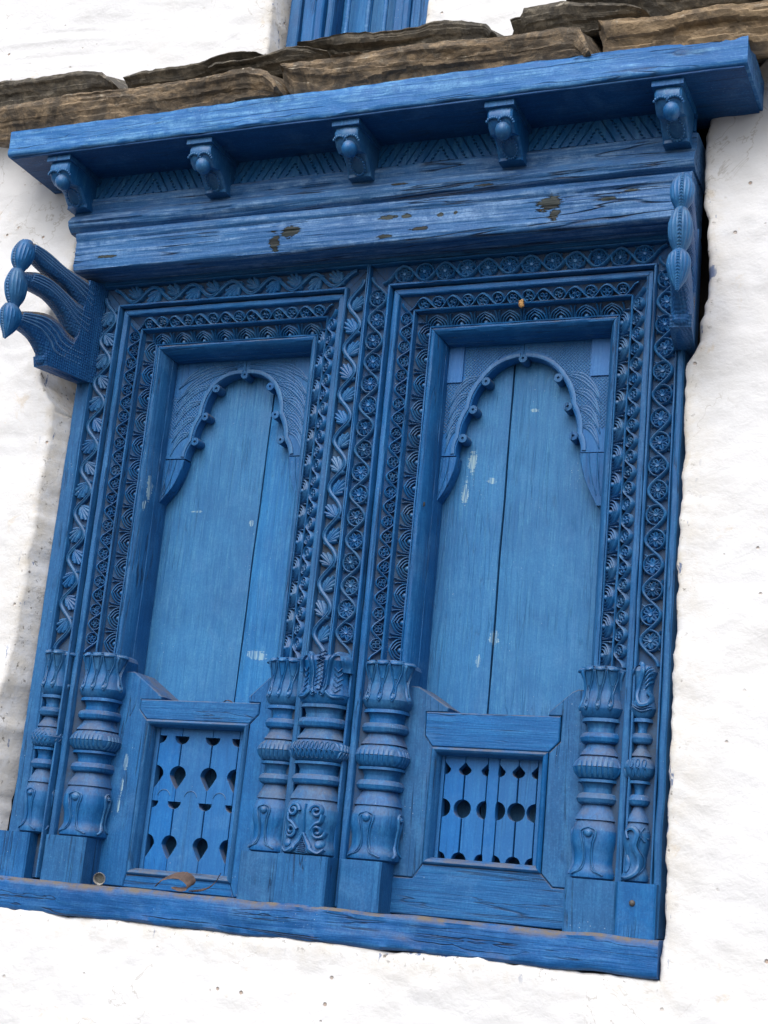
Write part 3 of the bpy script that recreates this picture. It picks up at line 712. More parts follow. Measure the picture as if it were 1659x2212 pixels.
def column(x0, x1, yf, px0, px1, pyf, kind, yb=.10):
    g = G(); cx, hw = (x0+x1)/2, (x1-x0)/2
    c_root = None
    PW = 2.9; DP = .046
    def sect(t, e):
        z = ZF-t*HC; jz = .0007*nz(t*40+cx*9, cx); H_ = hw-e; Yc = yf+e+DP; P = [(cx-H_, yb, z)]
        for q in range(17):
            a_ = PI*(1-q/16); c_, s_ = math.cos(a_), math.sin(a_)
            P.append((cx+H_*math.copysign(abs(c_)**(2/PW), c_), Yc-DP*abs(s_)**(2/PW), z))
        P.append((cx+H_, yb, z))
        return [(p[0]+jz, p[1]+.0008*nz(t*25, p[0]*40, cx), p[2]) for p in P]
    objs = []
    first = None
    # plinth carries the column and is the part the other pieces hang from
    pl = link('carved_column', bbox_mesh('plinth', px0, px1, pyf, .12, ZS-.001, ZF-.808*HC, M_v, .0035, .0012, 14, 'z'), win)
    for nm, a, b in SECT:
        ks = sorted(set([a+1e-5, b-1e-5]+[t for t, _ in CP if a < t < b]+[a+(b-a)*q/6 for q in range(1, 6)]))
        rows = [sect(t, einset(t)) for t in ks]; g = G(); g.grid(rows); g.add(rows[0], [tuple(range(len(rows[0])))]); g.add(rows[-1], [tuple(range(len(rows[0])))])
        part(nm, g, M_col, pl, 35)
    zt = lambda t: ZF-t*HC; tt = lambda z: (ZF-z)/HC
    ez = lambda z: einset(min(.808, max(0, tt(z))))
    def front(u, z, n_):
        e = ez(z); k_ = min(.985, abs(u)/(hw-e)); return (cx+u, yf+e+DP*(1-(1-k_**PW)**(1/PW))-n_, z)
    def sidept(u, z, n_, sg):
        e = ez(z); y = yf+.010+u; k_ = min(1, max(0, (yf+e+DP-y)/DP)); return (cx+sg*((hw-e)*(max(0, 1-k_**PW))**(1/PW)+n_), y, z)
    right = lambda u, z, n_: sidept(u, z, n_, 1)
    left = lambda u, z, n_: sidept(u, z, n_, -1)
    dep = min(.055, yb-yf-.02)
    def petal(fn, u, wd, lean=0):
        g = G(); a, b = zt(.012), zt(.165)
        for s_ in (-1, 1):
            P = spl([(u+s_*wd*.42, a-.004), (u+s_*wd*.36+lean*.2, a-(a-b)*.25), (u+s_*wd*.10+lean*.6, a-(a-b)*.62), (u+s_*wd*.17+lean, b+.006), (u+lean, b-.004)], 5)
            g.ribbon(P, .0026, .0036, fn)
            P = [(p[0]-s_*.0032, p[1]) for p in P[3:14]]; g.ribbon(P, .0016, .0024, fn)
        g.dome(u+lean, b+.004, .0052, .0050, fn, 9); g.ribbon([(u+lean*.5, a-.034), (u+lean*.3, a-.022), (u, a-.011), (u, a-.003), (u, a+.003)], lambda q: wd*(.22+.76*q), lambda q: .002+.0105*q*q, fn); g.dome(u, a-.002, wd*.49, .0115, fn, 14, ry=.0062)
        part('lotus_petal', g, M_c, pl, 45)
    def bell(fn, u, wd):
        g = G(); a, b = zt(.612), zt(.795)
        for k_, (f_, hh) in enumerate(((1, .0036), (.66, .0034))):
            for s_ in (-1, 1):
                P = spl([(u, a-.002-k_*.004), (u+s_*wd*.30*f_, a-.010-k_*.003), (u+s_*wd*.20*f_, a-.035), (u+s_*wd*.16*f_, a-.060), (u+s_*wd*.30*f_, b+.012), (u+s_*wd*.62*(1 if k_ == 0 else .86), b+.002+k_*.003)], 5)
                g.ribbon(P, .0030-.0006*k_, hh, fn)
        g.dome(u, a-.013, wd*.17, .0060, fn, 12)
        for s_ in (-1, 1): g.dome(u+s_*.0026, a-.015, .0014, .0068, fn, 6)
        part('bell_carving', g, M_c, pl, 45)
    def gadroons(fn, w0, w1, step):
        g = G(); n = max(2, int((w1-w0)/step))
        for i in range(n):
            u = w0+(w1-w0)*(i+.5)/n+random.uniform(-.0005, .0005)
            if kind in ('center', 'right_outer'):
                for zz_, off in ((.374, 0), (.408, .5)):
                    uu = u+off*(w1-w0)/n*.5; pts = [(uu+.36*step*math.cos(a), zt(zz_)+.0085*math.sin(a)) for a in [2*PI*j/10 for j in range(11)]]
                    g.ribbon(pts, .0018, .0030, fn)
            elif kind == 'left_outer':
                for q in range(3):
                    for d_ in (-1, 1): g.ribbon([(u-d_*step*.5, zt(.357+.024*q)), (u+d_*step*.5, zt(.357+.024*(q+1)))], .0016, .0022, fn)
            else:
                g.ribbon([(u, zt(.352)), (u, zt(.372)), (u, zt(.390))], lambda k_: step*(.62+.26*k_), lambda k_: .0012+.0020*k_, fn)
                g.ribbon([(u, zt(.393)), (u, zt(.412)), (u, zt(.430))], lambda k_: step*(.88-.26*k_), lambda k_: .0030-.0018*k_, fn)
        part('gadroon_band', g, M_c, pl, 45)
    iw = hw-.008
    sides = [(front, -iw, iw)]
    if kind != 'right_outer': sides.append((right, 0, dep))
    if kind != 'left_outer': sides.append((left, 0, dep))
    if kind in ('inner', 'left_outer'):
        np_ = 3 if kind == 'inner' else 2
        for i in range(np_): petal(front, -iw+2*iw*(i+.5)/np_, 2*iw/np_, -.002)
        for fn, a, b in sides[1:]:
            petal(fn, (a+b)*.36, (b-a)*.62, .002)
        bell(front, -.006 if kind == 'inner' else -.004, hw*1.15)
        for fn, a, b in sides[1:]: bell(fn, (a+b)*.55, (b-a)*.62)
    for fn, a, b in sides: gadroons(fn, a, b, .0098)
    if kind == 'center':
        g = G(); a, b = zt(.0), zt(.185)
        for s_ in (-1, 1):      # pair of drooping birds' necks round a scaly spindle
            P = spl([(s_*.010, b+.012), (s_*.017, b+.030), (s_*.018, b+.062), (s_*.026, a-.004), (s_*.040, a+.002), (s_*.050, a-.012), (s_*.052, a-.036)], 6)
            g.ribbon(P, lambda k_: .006+.010*k_, lambda k_: .007+.006*k_, front)
            g.ribbon([(p[0]-s_*.001, p[1]) for p in P[4:-4]], .0022, .0125, front)
            g.ribbon([(p[0]+s_*.0035, p[1]-.002) for p in P[6:-6]], .0022, .0120, front)
            g.ribbon([(s_*.010+.007*math.cos(t_)*(1-t_*.11)*-s_, b+.010+.007*math.sin(t_)*(1-t_*.11)) for t_ in [.5*j for j in range(13)]], .003, .007, front)
            g.ribbon(spl([(s_*.018, b+.016), (s_*.032, b+.004), (s_*.052, b+.006)], 6), .006, .007, front)
            for q in range(5):
                for d_ in (-1, 1): g.ribbon([(s_*.037, b+.014+q*.011), (s_*.037+d_*.0075, b+.023+q*.011)], lambda k_: .001+.004*math.sin(PI*(.1+.8*k_)), .0045, front)
        part('bird_neck_carving', g, M_c, pl, 45)
        g = G(); g.ribbon([(0, b+.02), (0, b+.04), (0, b+.07), (0, a+.004)], lambda k_: .006+.013*math.sin(PI*(.15+.6*k_)), .008, front)
        for q in range(9):
            for d_ in (-1, 1): g.ribbon([(d_*.008, b+.026+q*.0085), (-d_*.006, b+.034+q*.0085)], .0016, .0105, front)
        part('spindle_carving', g, M_c, pl, 45)
        a, b = zt(.60), zt(.805); g = G()
        for s_ in (-1, 1):
            c1_, c2_ = (s_*.026, a-.018), (s_*.030, a-.058)
            sp1 = [(c1_[0]+s_*-.0145*math.cos(t_)*(1-t_/11.), c1_[1]+.0145*math.sin(t_)*(1-t_/11.)) for t_ in [.42*j for j in range(22)]]
            sp2 = [(c2_[0]+s_*.0145*math.cos(t_)*(1-t_/11.), c2_[1]-.0145*math.sin(t_)*(1-t_/11.)) for t_ in [.42*j for j in range(22)]]
            P = list(reversed(sp1))+spl([sp1[0], (s_*.018, a-.036), (s_*.034, a-.044), sp2[0]], 5)[1:-1]+sp2
            g.ribbon(sp1, .0072, .009, front); g.ribbon(sp2, .0072, .009, front)
            g.ribbon(spl([(c1_[0]+s_*.013, c1_[1]-.006), (s_*.036, a-.038), (s_*.026, a-.044), (c2_[0]-s_*.0145, c2_[1]+.002)], 5), .0085, .0095, front)
            P = spl([(0, a-.062), (s_*.008, a-.076), (s_*.017, a-.088), (s_*.020, b+.010), (s_*.036, b+.003), (s_*.047, b+.012)], 6)
            g.ribbon(P, lambda k_: .0045+.005*math.sin(PI*k_), .008, front); g.ribbon([(p[0]-s_*.005, p[1]-.002) for p in P[:-8]], .0022, .006, front)
            g.dome(s_*.036, b+.022, .010, .007, front, 10)
        g.ribbon([(0, a-.004), (0, a-.03), (0, a-.064)], .0035, .006, front)
        for q in range(9): g.ribbon([(-.003-.0009*q, b+.032-q*.0038), (.003+.0009*q, b+.032-q*.0038)], .0018, .005, front)
        part('scroll_carving', g, M_c, pl, 45)
    if kind == 'right_outer':
        a, b = zt(0), zt(.18); g = G()
        P = spl([(-.020, a-.018), (-.016, a-.002), (-.004, a+.002), (.001, a-.014), (-.006, a-.040), (-.010, a-.062), (-.002, a-.078), (.012, a-.076), (.018, a-.062), (.010, a-.054)], 6)
        g.ribbon(P, lambda k_: .006+.004*math.sin(PI*k_), .009, front)
        for q in range(5): g.ribbon(spl([(.006, a-.046+q*.008), (.013, a-.036+q*.008), (.019, a-.032+q*.008)], 4), lambda k_: .001+.0035*math.sin(PI*(.1+.8*k_)), .0055, front)
        for q in (.006, .011): g.ribbon(spl([(-.022, a-.05), (-.020, a-.072-q*.5), (0, a-.080-q), (.02, a-.074-q)], 5), .0024, .004, front)
        part('swan_carving', g, M_c, pl, 45)
        a, b = zt(.60), zt(.80); g = G()
        P = spl([(-.012, a-.026), (-.016, a-.012), (-.004, a-.006), (.006, a-.016), (.002, a-.040), (.012, a-.062), (.008, b+.016), (-.010, b+.004), (-.022, b+.006)], 6)
        g.ribbon(P, lambda k_: .006+.005*math.sin(PI*k_), .009, front); g.ribbon([(p[0]+.007, p[1]) for p in P[8:-4]], .002, .0055, front)
        for q in range(5): 
            an = .1+.5*q-1; g.ribbon([(.010, a-.018), (.010+.016*math.cos(an), a-.018+.016*math.sin(an))], lambda k_: .001+.0045*math.sin(PI*(.15+.75*k_)), .006, front)
        g.dome(-.014, b+.030, .009, .006, front, 10, ry=.018)
        part('swan_carving', g, M_c, pl, 45)
    return pl
cols = [column(-.812, -.745, -.014, -.852, -.766, -.020, 'left_outer', .05),
        column(-.724, -.622, .008, -.736, -.630, -.002, 'inner'),
        column(-.248, -.162, .008, -.250, -.160, -.002, 'inner'),
        column(-.150, -.038, -.036, -.148, -.034, -.037, 'center', .05),
        column(-.023, .079, .008, -.022, .069, -.002, 'inner'),
        column(.446, .536, .008, .447, .548, -.002, 'inner'),
        column(.553, .604, -.010, .5525, .627, -.020, 'right_outer', .05)]
lab = ['slim outer column with lozenge bulb beside the left wall', 'stout lotus column at the left casement', 'lotus column right of the left casement', 'central column with paired drooping birds and scrolls', 'lotus column left of the right casement', 'lotus column right of the right casement', 'slim outer column with swan carvings beside the right wall']
for o, l in zip(cols, lab): o['label'] = l
# post strips beside the plinths
link('sill_beam', bbox_mesh('sill_beam', -.885, .640, -.042, .16, -.892, ZS, M_sill, .006, .004, 120, 'x', 50), win).name

# ---------------------------------------------------------------- lintel, frieze, eave board
def beam(name, prof, x0, x1, mat, amp, nx=420):
    P = []
    for (a, b) in zip(prof, prof[1:]):
        m = max(1, int(math.hypot(b[0]-a[0], b[1]-a[1])/.0035))
        for j in range(m): P.append((a[0]+(b[0]-a[0])*j/m, a[1]+(b[1]-a[1])*j/m))
    P.append(prof[-1]); rows = []
    for i in range(nx+1):
        x = x0+(x1-x0)*i/nx; r = []
        for (y, z) in P:
            q = amp*(1-abs(nz(x*3.2+5, z*95, 1))*2.2)*.8+amp*.8*nz(x*7, z*150, 4)+amp*1.2*nz(x*2, z*14, 8)
            r.append((x, y+q, z+amp*.4*nz(x*4, z*30, 11)))
        rows.append(r)
    g = G(); g.grid(rows); n = len(P)
    g.add(rows[0], [tuple(range(n))]); g.add(rows[-1], [tuple(range(n))])
    return part(name, g, mat, win, 60)
beam('lintel_beam', [(.03, .786), (-.060, .786), (-.071, .781), (-.074, .768), (-.067, .752), (-.070, .742), (-.082, .732), (-.089, .716), (-.084, .702), (-.070, .6925), (.03, .6925)], -.868, .650, M_lin, .0034)
beam('lintel_beam', [(.03, .6905), (-.078, .6905), (-.084, .684), (-.083, .672), (-.077, .666), (-.079, .660), (-.078, .604), (-.074, .594), (-.066, .590), (.03, .590)], -.842, .646, M_lin, .0024)
# frieze with incised diagonals and pecked dots
BX = [-.846, -.463, -.097, .257, .612]
rows = []; nxx = 760; 
for i in range(nxx+1):
    x = -.862+1.508*i/nxx; r = []
    k = 0
    for a, b in zip(BX, BX[1:]):
        if a <= x <= b: k = (x-a)/(b-a); mid = (a+b)/2; break
    else: mid = x
    for j in range(33):
        z = .7855+.0540*j/32; d = x-mid; sg = 1 if d < 0 else -1
        q = (d*sg*1.0+(z-.815)*.62*1.0)
        ph = (abs(d)-sg*0+(z-.785)*(.60))/.040
        fr1 = ph-math.floor(ph); y = -.0615
        if fr1 < .07: y += .0042
        if .46 < fr1 < .66:
            zz_ = (z-.790)/.0085; f2 = zz_-math.floor(zz_)
            rr2 = math.hypot((fr1-.56)*.040, (f2-.5)*.0085)
            if rr2 < .0024: y += .0055
        r.append((x, y+.0008*nz(x*12, z*20), z))
    rows.append(r)
g = G(); g.grid(rows); part('chevron_frieze', g, M_c, win, 25)
link('eave_board', bbox_mesh('eave_board', -.985, .772, -.205, .02, .8445, .912, M_fas, .004, .003, 140, 'x', 50), win)
link('eave_shade_board', bbox_mesh('eave_shade_board', -.978, .765, -.199, .02, .8395, .8442, paint('eave_shade_paint', 'x', grain=.7, base=(.007, .060, .190), dark=(.006, .048, .155), wear=.15, dust=0), .001, .001, 60, 'x'), win)  # thin added board; shade under the eave is put into its dark blue
def eave_bracket(x, seed):
    rnd = random.Random(seed); hw = .0275
    g = G(); g.box(-.0325, .0325, -.190, -.050, .8265, .8390)
    pl = link('eave_bracket', None if False else mk('abacus', g, M_v, 30), win, Matrix.Translation((x, 0, 0)))
    prof = [(-.05, .8265), (-.176, .8265), (-.180, .815), (-.178, .803), (-.168, .788), (-.152, .780), (-.140, .784), (-.128, .786), (-.112, .776), (-.100, .764), (-.092, .757), (-.092, .749), (-.05, .749)]
    g = G(); rows = []
    for xx, s_ in ((-hw, 0), (-hw+.004, .004), (0, .006), (hw-.004, .004), (hw, 0)):
        rows.append([(xx, y-s_*(1 if 0 < i < 12 else 0)+.0006*rnd.uniform(-1, 1), z-s_*.3*(1 if 1 < i < 11 else 0)) for i, (y, z) in enumerate(prof)])
    g.grid(rows); g.add(rows[0], [tuple(range(len(prof)))]); g.add(rows[-1], [tuple(range(len(prof)))])
    T = Matrix.Translation((x, 0, 0))
    link('bracket_body', mk('bracket_body', g, M_c, 35), pl, T)
    g = G(); rows = []; cy, cz, r = -.168, .779, .0185
    for i in range(9):
        th = PI*i/8; rows.append([(.006+r*.95*math.sin(th)*math.cos(2*PI*j/14), cy+r*1.1*math.sin(th)*math.sin(2*PI*j/14), cz+r*1.05*math.cos(th)) for j in range(14)])
    g.grid(rows, True); link('ball', mk('ball', g, M_c, 60), pl, T)
    g = G()      # beaded eyelid round the ball
    for s_ in (-1, 1):
        for j in range(9):
            a = .15+j*.30
            px, py, pz = s_*.013+.0195*math.cos(a)*.9, -.176-.010*math.sin(a), .790+.013*math.sin(a)
            n = 6; rws = [[(px+.0034*math.sin(t_)*math.cos(2*PI*q/n), py+.0034*math.sin(t_)*math.sin(2*PI*q/n), pz+.0034*math.cos(t_)) for q in range(n)] for t_ in (.2, .9, 1.6, 2.3, 2.9)]
            g.grid(rws, True)
    link('beading', mk('beading', g, M_c, 60), pl, T)
    g = G()      # beaded oval on the slanting underside
    for j in range(20):
        a = 2*PI*j/20; px = .004+.016*math.cos(a); q = .5+.5*math.sin(a); py, pz = -.132+.036*q, .781-.028*q
        rws = [[(px+.0030*math.sin(t_)*math.cos(2*PI*k_/6), py-.003+.0030*math.sin(t_)*math.sin(2*PI*k_/6), pz-.002+.0030*math.cos(t_)) for k_ in range(6)] for t_ in (.2, .9, 1.6, 2.3, 2.9)]
        g.grid(rws, True)
    link('beading', mk('beading', g, M_c, 60), pl, T)
    return pl
for i, x in enumerate(BX): eave_bracket(x, i)

# ---------------------------------------------------------------- three-armed side brackets
def side_bracket(x0, sgn):
    """profile plane: q = distance out of the wall, z; turned outwards a little"""
    ang = math.radians(8.6)*sgn
    M0 = Matrix.Translation((x0, 0, 0))
    def P(q, z, s): # s: sideways, + = to the right
        return (x0+math.sin(ang)*q+s*math.cos(ang), -math.cos(ang)*q+s*math.sin(ang)*1.0, z)
    th = .021
    poly = [(-.07, .335), (.148, .322), (.155, .345), (.10, .36), (.075, .40), (.062, .43), (.060, .47), (.055, .52), (.05, .575), (-.07, .59)]
    g = G(); rows = []
    for s_, k in ((-th, .0), (-th*.99, .003), (th*.99, .003), (th, 0)):
        rows.append([P(q, z, s_) for q, z in poly])
    g.grid(rows); g.add(rows[0], [tuple(range(len(poly)))]); g.add(rows[-1], [tuple(range(len(poly)))])
    root = part('side_bracket', g, M_arm, win, 30)
    arms = [([(.02, .578), (.075, .577), (.13, .578), (.185, .590), (.225, .592), (.258, .588)], [(.02, .470), (.070, .505), (.12, .530), (.188, .541), (.228, .553), (.255, .562)]),
            ([(.02, .522), (.070, .512), (.132, .525), (.173, .532), (.208, .530), (.255, .512)], [(.02, .40), (.078, .428), (.111, .460), (.165, .481), (.225, .482), (.252, .484)]),
            ([(.02, .425), (.075, .424), (.123, .443), (.167, .445), (.226, .427), (.255, .412)], [(.02, .325), (.146, .324), (.161, .346), (.195, .372), (.238, .381), (.255, .385)])]
    for top, bot in arms:
        T, B = spl(top, 6), spl(bot, 6); g = G(); rows = []; n = len(T)
        for i in range(n):
            k = i/(n-1); t2 = th*(1-.18*k); r = []
            for a in [2*PI*j/20 for j in range(20)]:
                c, s = math.cos(a), math.sin(a); c = math.copysign(abs(c)**.55, c); s = math.copysign(abs(s)**.7, s)
                mq, mz = (T[i][0]+B[i][0])/2, (T[i][1]+B[i][1])/2
                r.append(P(mq+(T[i][0]-B[i][0])/2*s, mz+(T[i][1]-B[i][1])/2*s, t2*c))
            rows.append(r)
        g.grid(rows, True); g.add(rows[-1], [tuple(range(20))]); part('arm', g, M_arm, root, 50)
        # rows of small studs along both flanks
        g = G()
        for f in (.80, .66, .52, .38):
            for i in range(2, n-5):
                for h_ in (0, .5):
                    i2 = i+h_; a_ = int(i2); fr2 = i2-a_
                    tp = [T[a_][c]*(1-fr2)+T[a_+1][c]*fr2 for c in (0, 1)]; bt = [B[a_][c]*(1-fr2)+B[a_+1][c]*fr2 for c in (0, 1)]
                    q, z = bt[0]+(tp[0]-bt[0])*f, bt[1]+(tp[1]-bt[1])*f; t2 = th*(1-.18*i/(n-1))
                    for sd in (1,) if sgn < 0 else (-1,):
                        s0 = sd*t2*(.97 if .3 < f < .75 else .93)
                        c_ = [P(q+dq*.0029, z+dz*.0026, s0) for dq, dz in ((-1, -1), (1, -1), (1, 1), (-1, 1))]; t_ = P(q, z, s0+sd*.0028)
                        g.add(c_+[t_], [(0, 1, 4), (1, 2, 4), (2, 3, 4), (3, 0, 4)])
        part('stud_rows', g, M_c, root, 0)
    knobs = [([(.246, .594), (.250, .580), (.254, .560), (.258, .535), (.259, .517), (.259, .508)], [.010, .021, .0265, .023, .013, .0125]),
             ([(.262, .515), (.262, .503), (.261, .478), (.259, .450), (.258, .430), (.258, .418)], [.012, .020, .0265, .023, .0135, .012]),
             ([(.264, .428), (.263, .416), (.262, .395), (.263, .372), (.266, .355), (.268, .344)], [.012, .023, .0255, .018, .008, .001])]
    for axis, rad in knobs:
        A = spl([a+(r,) for a, r in zip(axis, rad)], 4); rows = []; nn = 40
        for (q, z, r) in A:
            rows.append([P(q+(r*(1+.045*math.cos(nn/4*2*PI*j/nn*2)))*math.cos(2*PI*j/nn)*1.02, z, .86*r*(1+.045*math.cos(nn/4*2*PI*j/nn*2))*math.sin(2*PI*j/nn)) for j in range(nn)])
        g = G(); g.grid(rows, True); g.add(rows[0], [tuple(range(nn))]); g.add(rows[-1], [tuple(range(nn))])
        kb = part('bud', g, M_c, root, 60)
        g = G()     # beaded rib down the front of the bud
        for i in range(2, len(A)-2):
            q, z, r = A[i]; c_ = [P(q+r*1.02, z+dz*.0030, s_*.004) for s_, dz in ((-1, -1), (1, -1), (1, 1), (-1, 1))]
            t_ = P(q+r*1.06+.002, z, 0); g.add(c_+[t_], [(0, 1, 4), (1, 2, 4), (2, 3, 4), (3, 0, 4)])
        part('beading', g, M_c, kb, 0)
    return root
side_bracket(-.815, -1)['label'] = 'three-armed bracket with ribbed buds at the left end of the lintel'
side_bracket(.629, 1)['label'] = 'three-armed bracket with ribbed buds at the right end of the lintel'
# bolt in the right outer plinth
g = G(); u_, v_ = un(1179.5+600/3.2264, 1371.5+1870/3.2264, -.02); g.dome(u_, v_, .0062, .005, lambda t, w_, n_: (t, -.0205-n_, w_), 10); part('bolt', g, M_iron, win, 60)
u_, v_ = un(630.9+958/3.36, 822.9+895/3.36, .056); g = G(); g.dome(u_, v_, .0028, .0012, lambda t, w_, n_: (t, .0555-n_, w_), 8, ry=.006); part('nail_hole', g, M_dot, win, 60)

# ---------------------------------------------------------------- slate slabs on the eave
A1 = lambda x, y: (x*.5, y*.5)
A2 = lambda x, y: (829.5+x*.5, y*.5)
SL = [
 ('brown slate slab at the left end of the lower course, resting on the blue eave board', M_sl1, -.225, .03,
  [A1(*p) for p in [(-80, 476), (0, 460), (170, 430), (300, 405), (430, 385), (560, 372), (700, 350), (850, 330), (1000, 300), (1080, 288), (1150, 300), (1185, 345), (1205, 388), (1150, 418), (1000, 444), (800, 474), (650, 500), (500, 520), (300, 542), (60, 572), (-80, 586)]]),
 ('long dark brown slate slab in the middle of the lower course on the eave board', M_sl1, -.222, .03,
  [A1(*p) for p in [(1192, 278), (1300, 255), (1450, 240), (1659, 205)]]+[A2(*p) for p in [(150, 185), (400, 165), (600, 140), (800, 106), (842, 112), (878, 185), (886, 230), (700, 262), (400, 298), (200, 330), (0, 352)]]+[A1(*p) for p in [(1500, 374), (1300, 393), (1232, 384), (1200, 330)]]),
 ('tan slate slab at the right end of the lower course above the eave corner', M_sl3, -.228, .03,
  [A2(*p) for p in [(905, 90), (1000, 80), (1200, 60), (1400, 25), (1600, 0), (1720, -20), (1800, -20), (1800, 120), (1600, 146), (1450, 172), (1300, 192), (1050, 217), (922, 228), (932, 180), (915, 120)]]),
 ('dark slate slab with slanted end at the far left of the upper course', M_sl2, -.165, .06,
  [A1(*p) for p in [(-260, 390), (-60, 362), (40, 345), (200, 325), (360, 305), (440, 308), (480, 345), (508, 376), (420, 392), (200, 420), (0, 446), (-260, 480)]]),
 ('thin grey slate slab with pointed left tip in the upper course', M_sl2, -.165, .06,
  [A1(*p) for p in [(515, 338), (600, 305), (700, 290), (860, 270), (960, 235), (1000, 218), (1100, 222), (1150, 232), (1000, 262), (900, 285), (884, 312), (800, 350), (650, 374), (545, 384)]]),
 ('small grey lichen-spotted slate left of the upper blue window', M_sl2, -.185, .06,
  [A1(*p) for p in [(885, 302), (930, 275), (1100, 245), (1200, 215), (1240, 198), (1330, 202), (1420, 225), (1418, 250), (1250, 276), (1100, 296), (905, 330)]]),
 ('lichen-covered slate slab directly below the upper blue window', M_sl2, -.175, .06,
  [A1(*p) for p in [(1228, 197), (1350, 178), (1500, 150), (1659, 137)]]+[A2(*p) for p in [(150, 115), (200, 90), (300, 82), (440, 95), (490, 152), (380, 172), (150, 194), (0, 210)]]+[A1(*p) for p in [(1560, 236), (1440, 246), (1415, 222), (1300, 205)]]),
 ('jagged dark slate at the right of the upper course', M_sl2, -.172, .06,
  [A2(*p) for p in [(535, 145), (545, 85), (590, 72), (602, 35), (700, 12), (780, 0), (900, 10), (1050, 15), (1148, 46), (1000, 80), (900, 95), (760, 112), (640, 140)]]),
 ('dark slate slab cut by the top edge of the picture at the right', M_sl2, -.150, .06,
  [A2(*p) for p in [(760, -25), (900, -50), (1500, -80), (1640, -60), (1640, -6), (1400, 24), (1190, 48), (1130, 34), (1000, 4), (860, 2)]]),
]
def slab(label, mat, yf, yb, px, seed):
    pts = [un(u, v, yf) for u, v in px]; P = []
    n = len(pts)
    for i in range(n):
        a, b = pts[i], pts[(i+1) % n]; m = max(1, int(math.hypot(b[0]-a[0], b[1]-a[1])/.008))
        for j in range(m):
            x, z = a[0]+(b[0]-a[0])*j/m, a[1]+(b[1]-a[1])*j/m
            P.append((x+.0025*nz(x*60, z*60, seed), z+.0030*nz(x*50, z*80, seed+3)))
    cx = sum(p[0] for p in P)/len(P); cz = sum(p[1] for p in P)/len(P)
    # mid line of the slab at each x, for insetting the front face evenly
    def inset(p, k):
        x, z = p; mz = []
        for i in range(len(P)):
            a, b = P[i], P[(i+1) % len(P)]
            if (a[0]-x)*(b[0]-x) <= 0 and a[0] != b[0]: mz.append(a[1]+(b[1]-a[1])*(x-a[0])/(b[0]-a[0]))
        mid = (max(mz)+min(mz))/2 if mz else z
        return (x+(cx-x)*k*.04, z+(mid-z)*k)
    def span(x):
        mz = []
        for i in range(len(P)):
            a, b = P[i], P[(i+1) % len(P)]
            if (a[0]-x)*(b[0]-x) <= 0 and a[0] != b[0]: mz.append(a[1]+(b[1]-a[1])*(x-a[0])/(b[0]-a[0]))
        return (min(mz), max(mz)) if mz else (cz-.02, cz+.02)
    memo = {}
    def lo(x):
        if x not in memo: memo[x] = span(x)
        return memo[x][0]
    def hi(x):
        if x not in memo: memo[x] = span(x)
        return memo[x][1]
    rows = []
    for (k, y) in ((0, yb), (0, yf+.10), (0, yf+.05), (0, yf+.020), (0, yf+.003), (.05, yf), (.12, yf), (.2, yf), (.3, yf), (.4, yf), (.5, yf), (.6, yf), (.7, yf), (.8, yf), (.9, yf), (.98, yf)):
        r = []
        for p in P:
            x, z = inset(p, k) if k else p
            yy = y
            if y < yb:
                q_ = (z-lo(p[0]))/max(.01, hi(p[0])-lo(p[0])); L_ = math.floor(q_*5.5+1.1*nz(x*5, seed)); yy += .045*max(0, .80-q_)+.011*nz(L_*3.71+seed, x*3.5)
                yy += .004*nz(x*13, z*40, seed)+.003*nz(x*60, z*90, seed+8)
            if k == 0: z += .0025*nz(x*30, y*40, seed+2)
            z += .42*max(0, y-yf-.02)
            r.append((x, yy, z))
        rows.append(r)
    g = G(); g.grid(rows, True); m = len(P); g.add(rows[0], [tuple(range(m))]); g.add(rows[-1], [tuple(range(m))])
    ox, oz = cx, cz
    g.v = [(x-ox, y, z-oz) for x, y, z in g.v]
    o = link('slate_slab', mk('slate_slab', g, mat, 16), None, Matrix.Translation((ox, 0, oz)))
    tag(o, label, 'stone slab', 'slate slabs roofing the eave')
for i, s in enumerate(SL): slab(*s, i*7+1)

# ---------------------------------------------------------------- window of the upper floor
uw = bpy.data.objects.new('upper_window', None); col.objects.link(uw); MM[uw.name] = Matrix.Translation((-.21, .05, 1.07)); uw.location = (-.21, .05, 1.07+ZO)
tag(uw, 'blue wooden window of the upper floor, cut by the top of the picture', 'window')
for x0, x1, y0 in ((-.402, -.372, .040), (-.050, -.018, .040)): link('frame_post', bbox_mesh('frame_post', x0, x1, y0, .12, 1.062, 1.94, M_v, .003, .001, 30, 'z'), uw)
for x0, x1, y0 in ((-.3715, -.335, .052), (-.334, -.312, .046), (-.311, -.292, .060), (-.128, -.100, .060), (-.099, -.080, .046), (-.079, -.0505, .052)): link('frame_bead', bbox_mesh('frame_bead', x0, x1, y0, .12, 1.075, 1.93, M_v, .004, .001, 30, 'z'), uw)
for x0, x1 in ((-.2915, -.212), (-.211, -.1285)): link('shutter_plank', bbox_mesh('shutter_plank', x0, x1, .112, .13, 1.075, 1.93, M_plank, .002, .001, 30, 'z'), uw)
for x in (-.262, -.206, -.160):
    g = G(); rows = [[(x+.006*math.cos(2*PI*j/12), .082+.006*math.sin(2*PI*j/12), z) for j in range(12)] for z in (1.075, 1.3, 1.6, 1.93)]; g.grid(rows, True); part('window_bar', g, M_fas, uw, 60)
link('window_sill', bbox_mesh('window_sill', -.402, -.018, .020, .13, 1.030, 1.0615, M_h, .003, .001, 20, 'x'), uw)
link('window_head', bbox_mesh('window_head', -.402, -.018, .030, .13, 1.941, 1.985, M_h, .003, .001, 20, 'x'), uw)

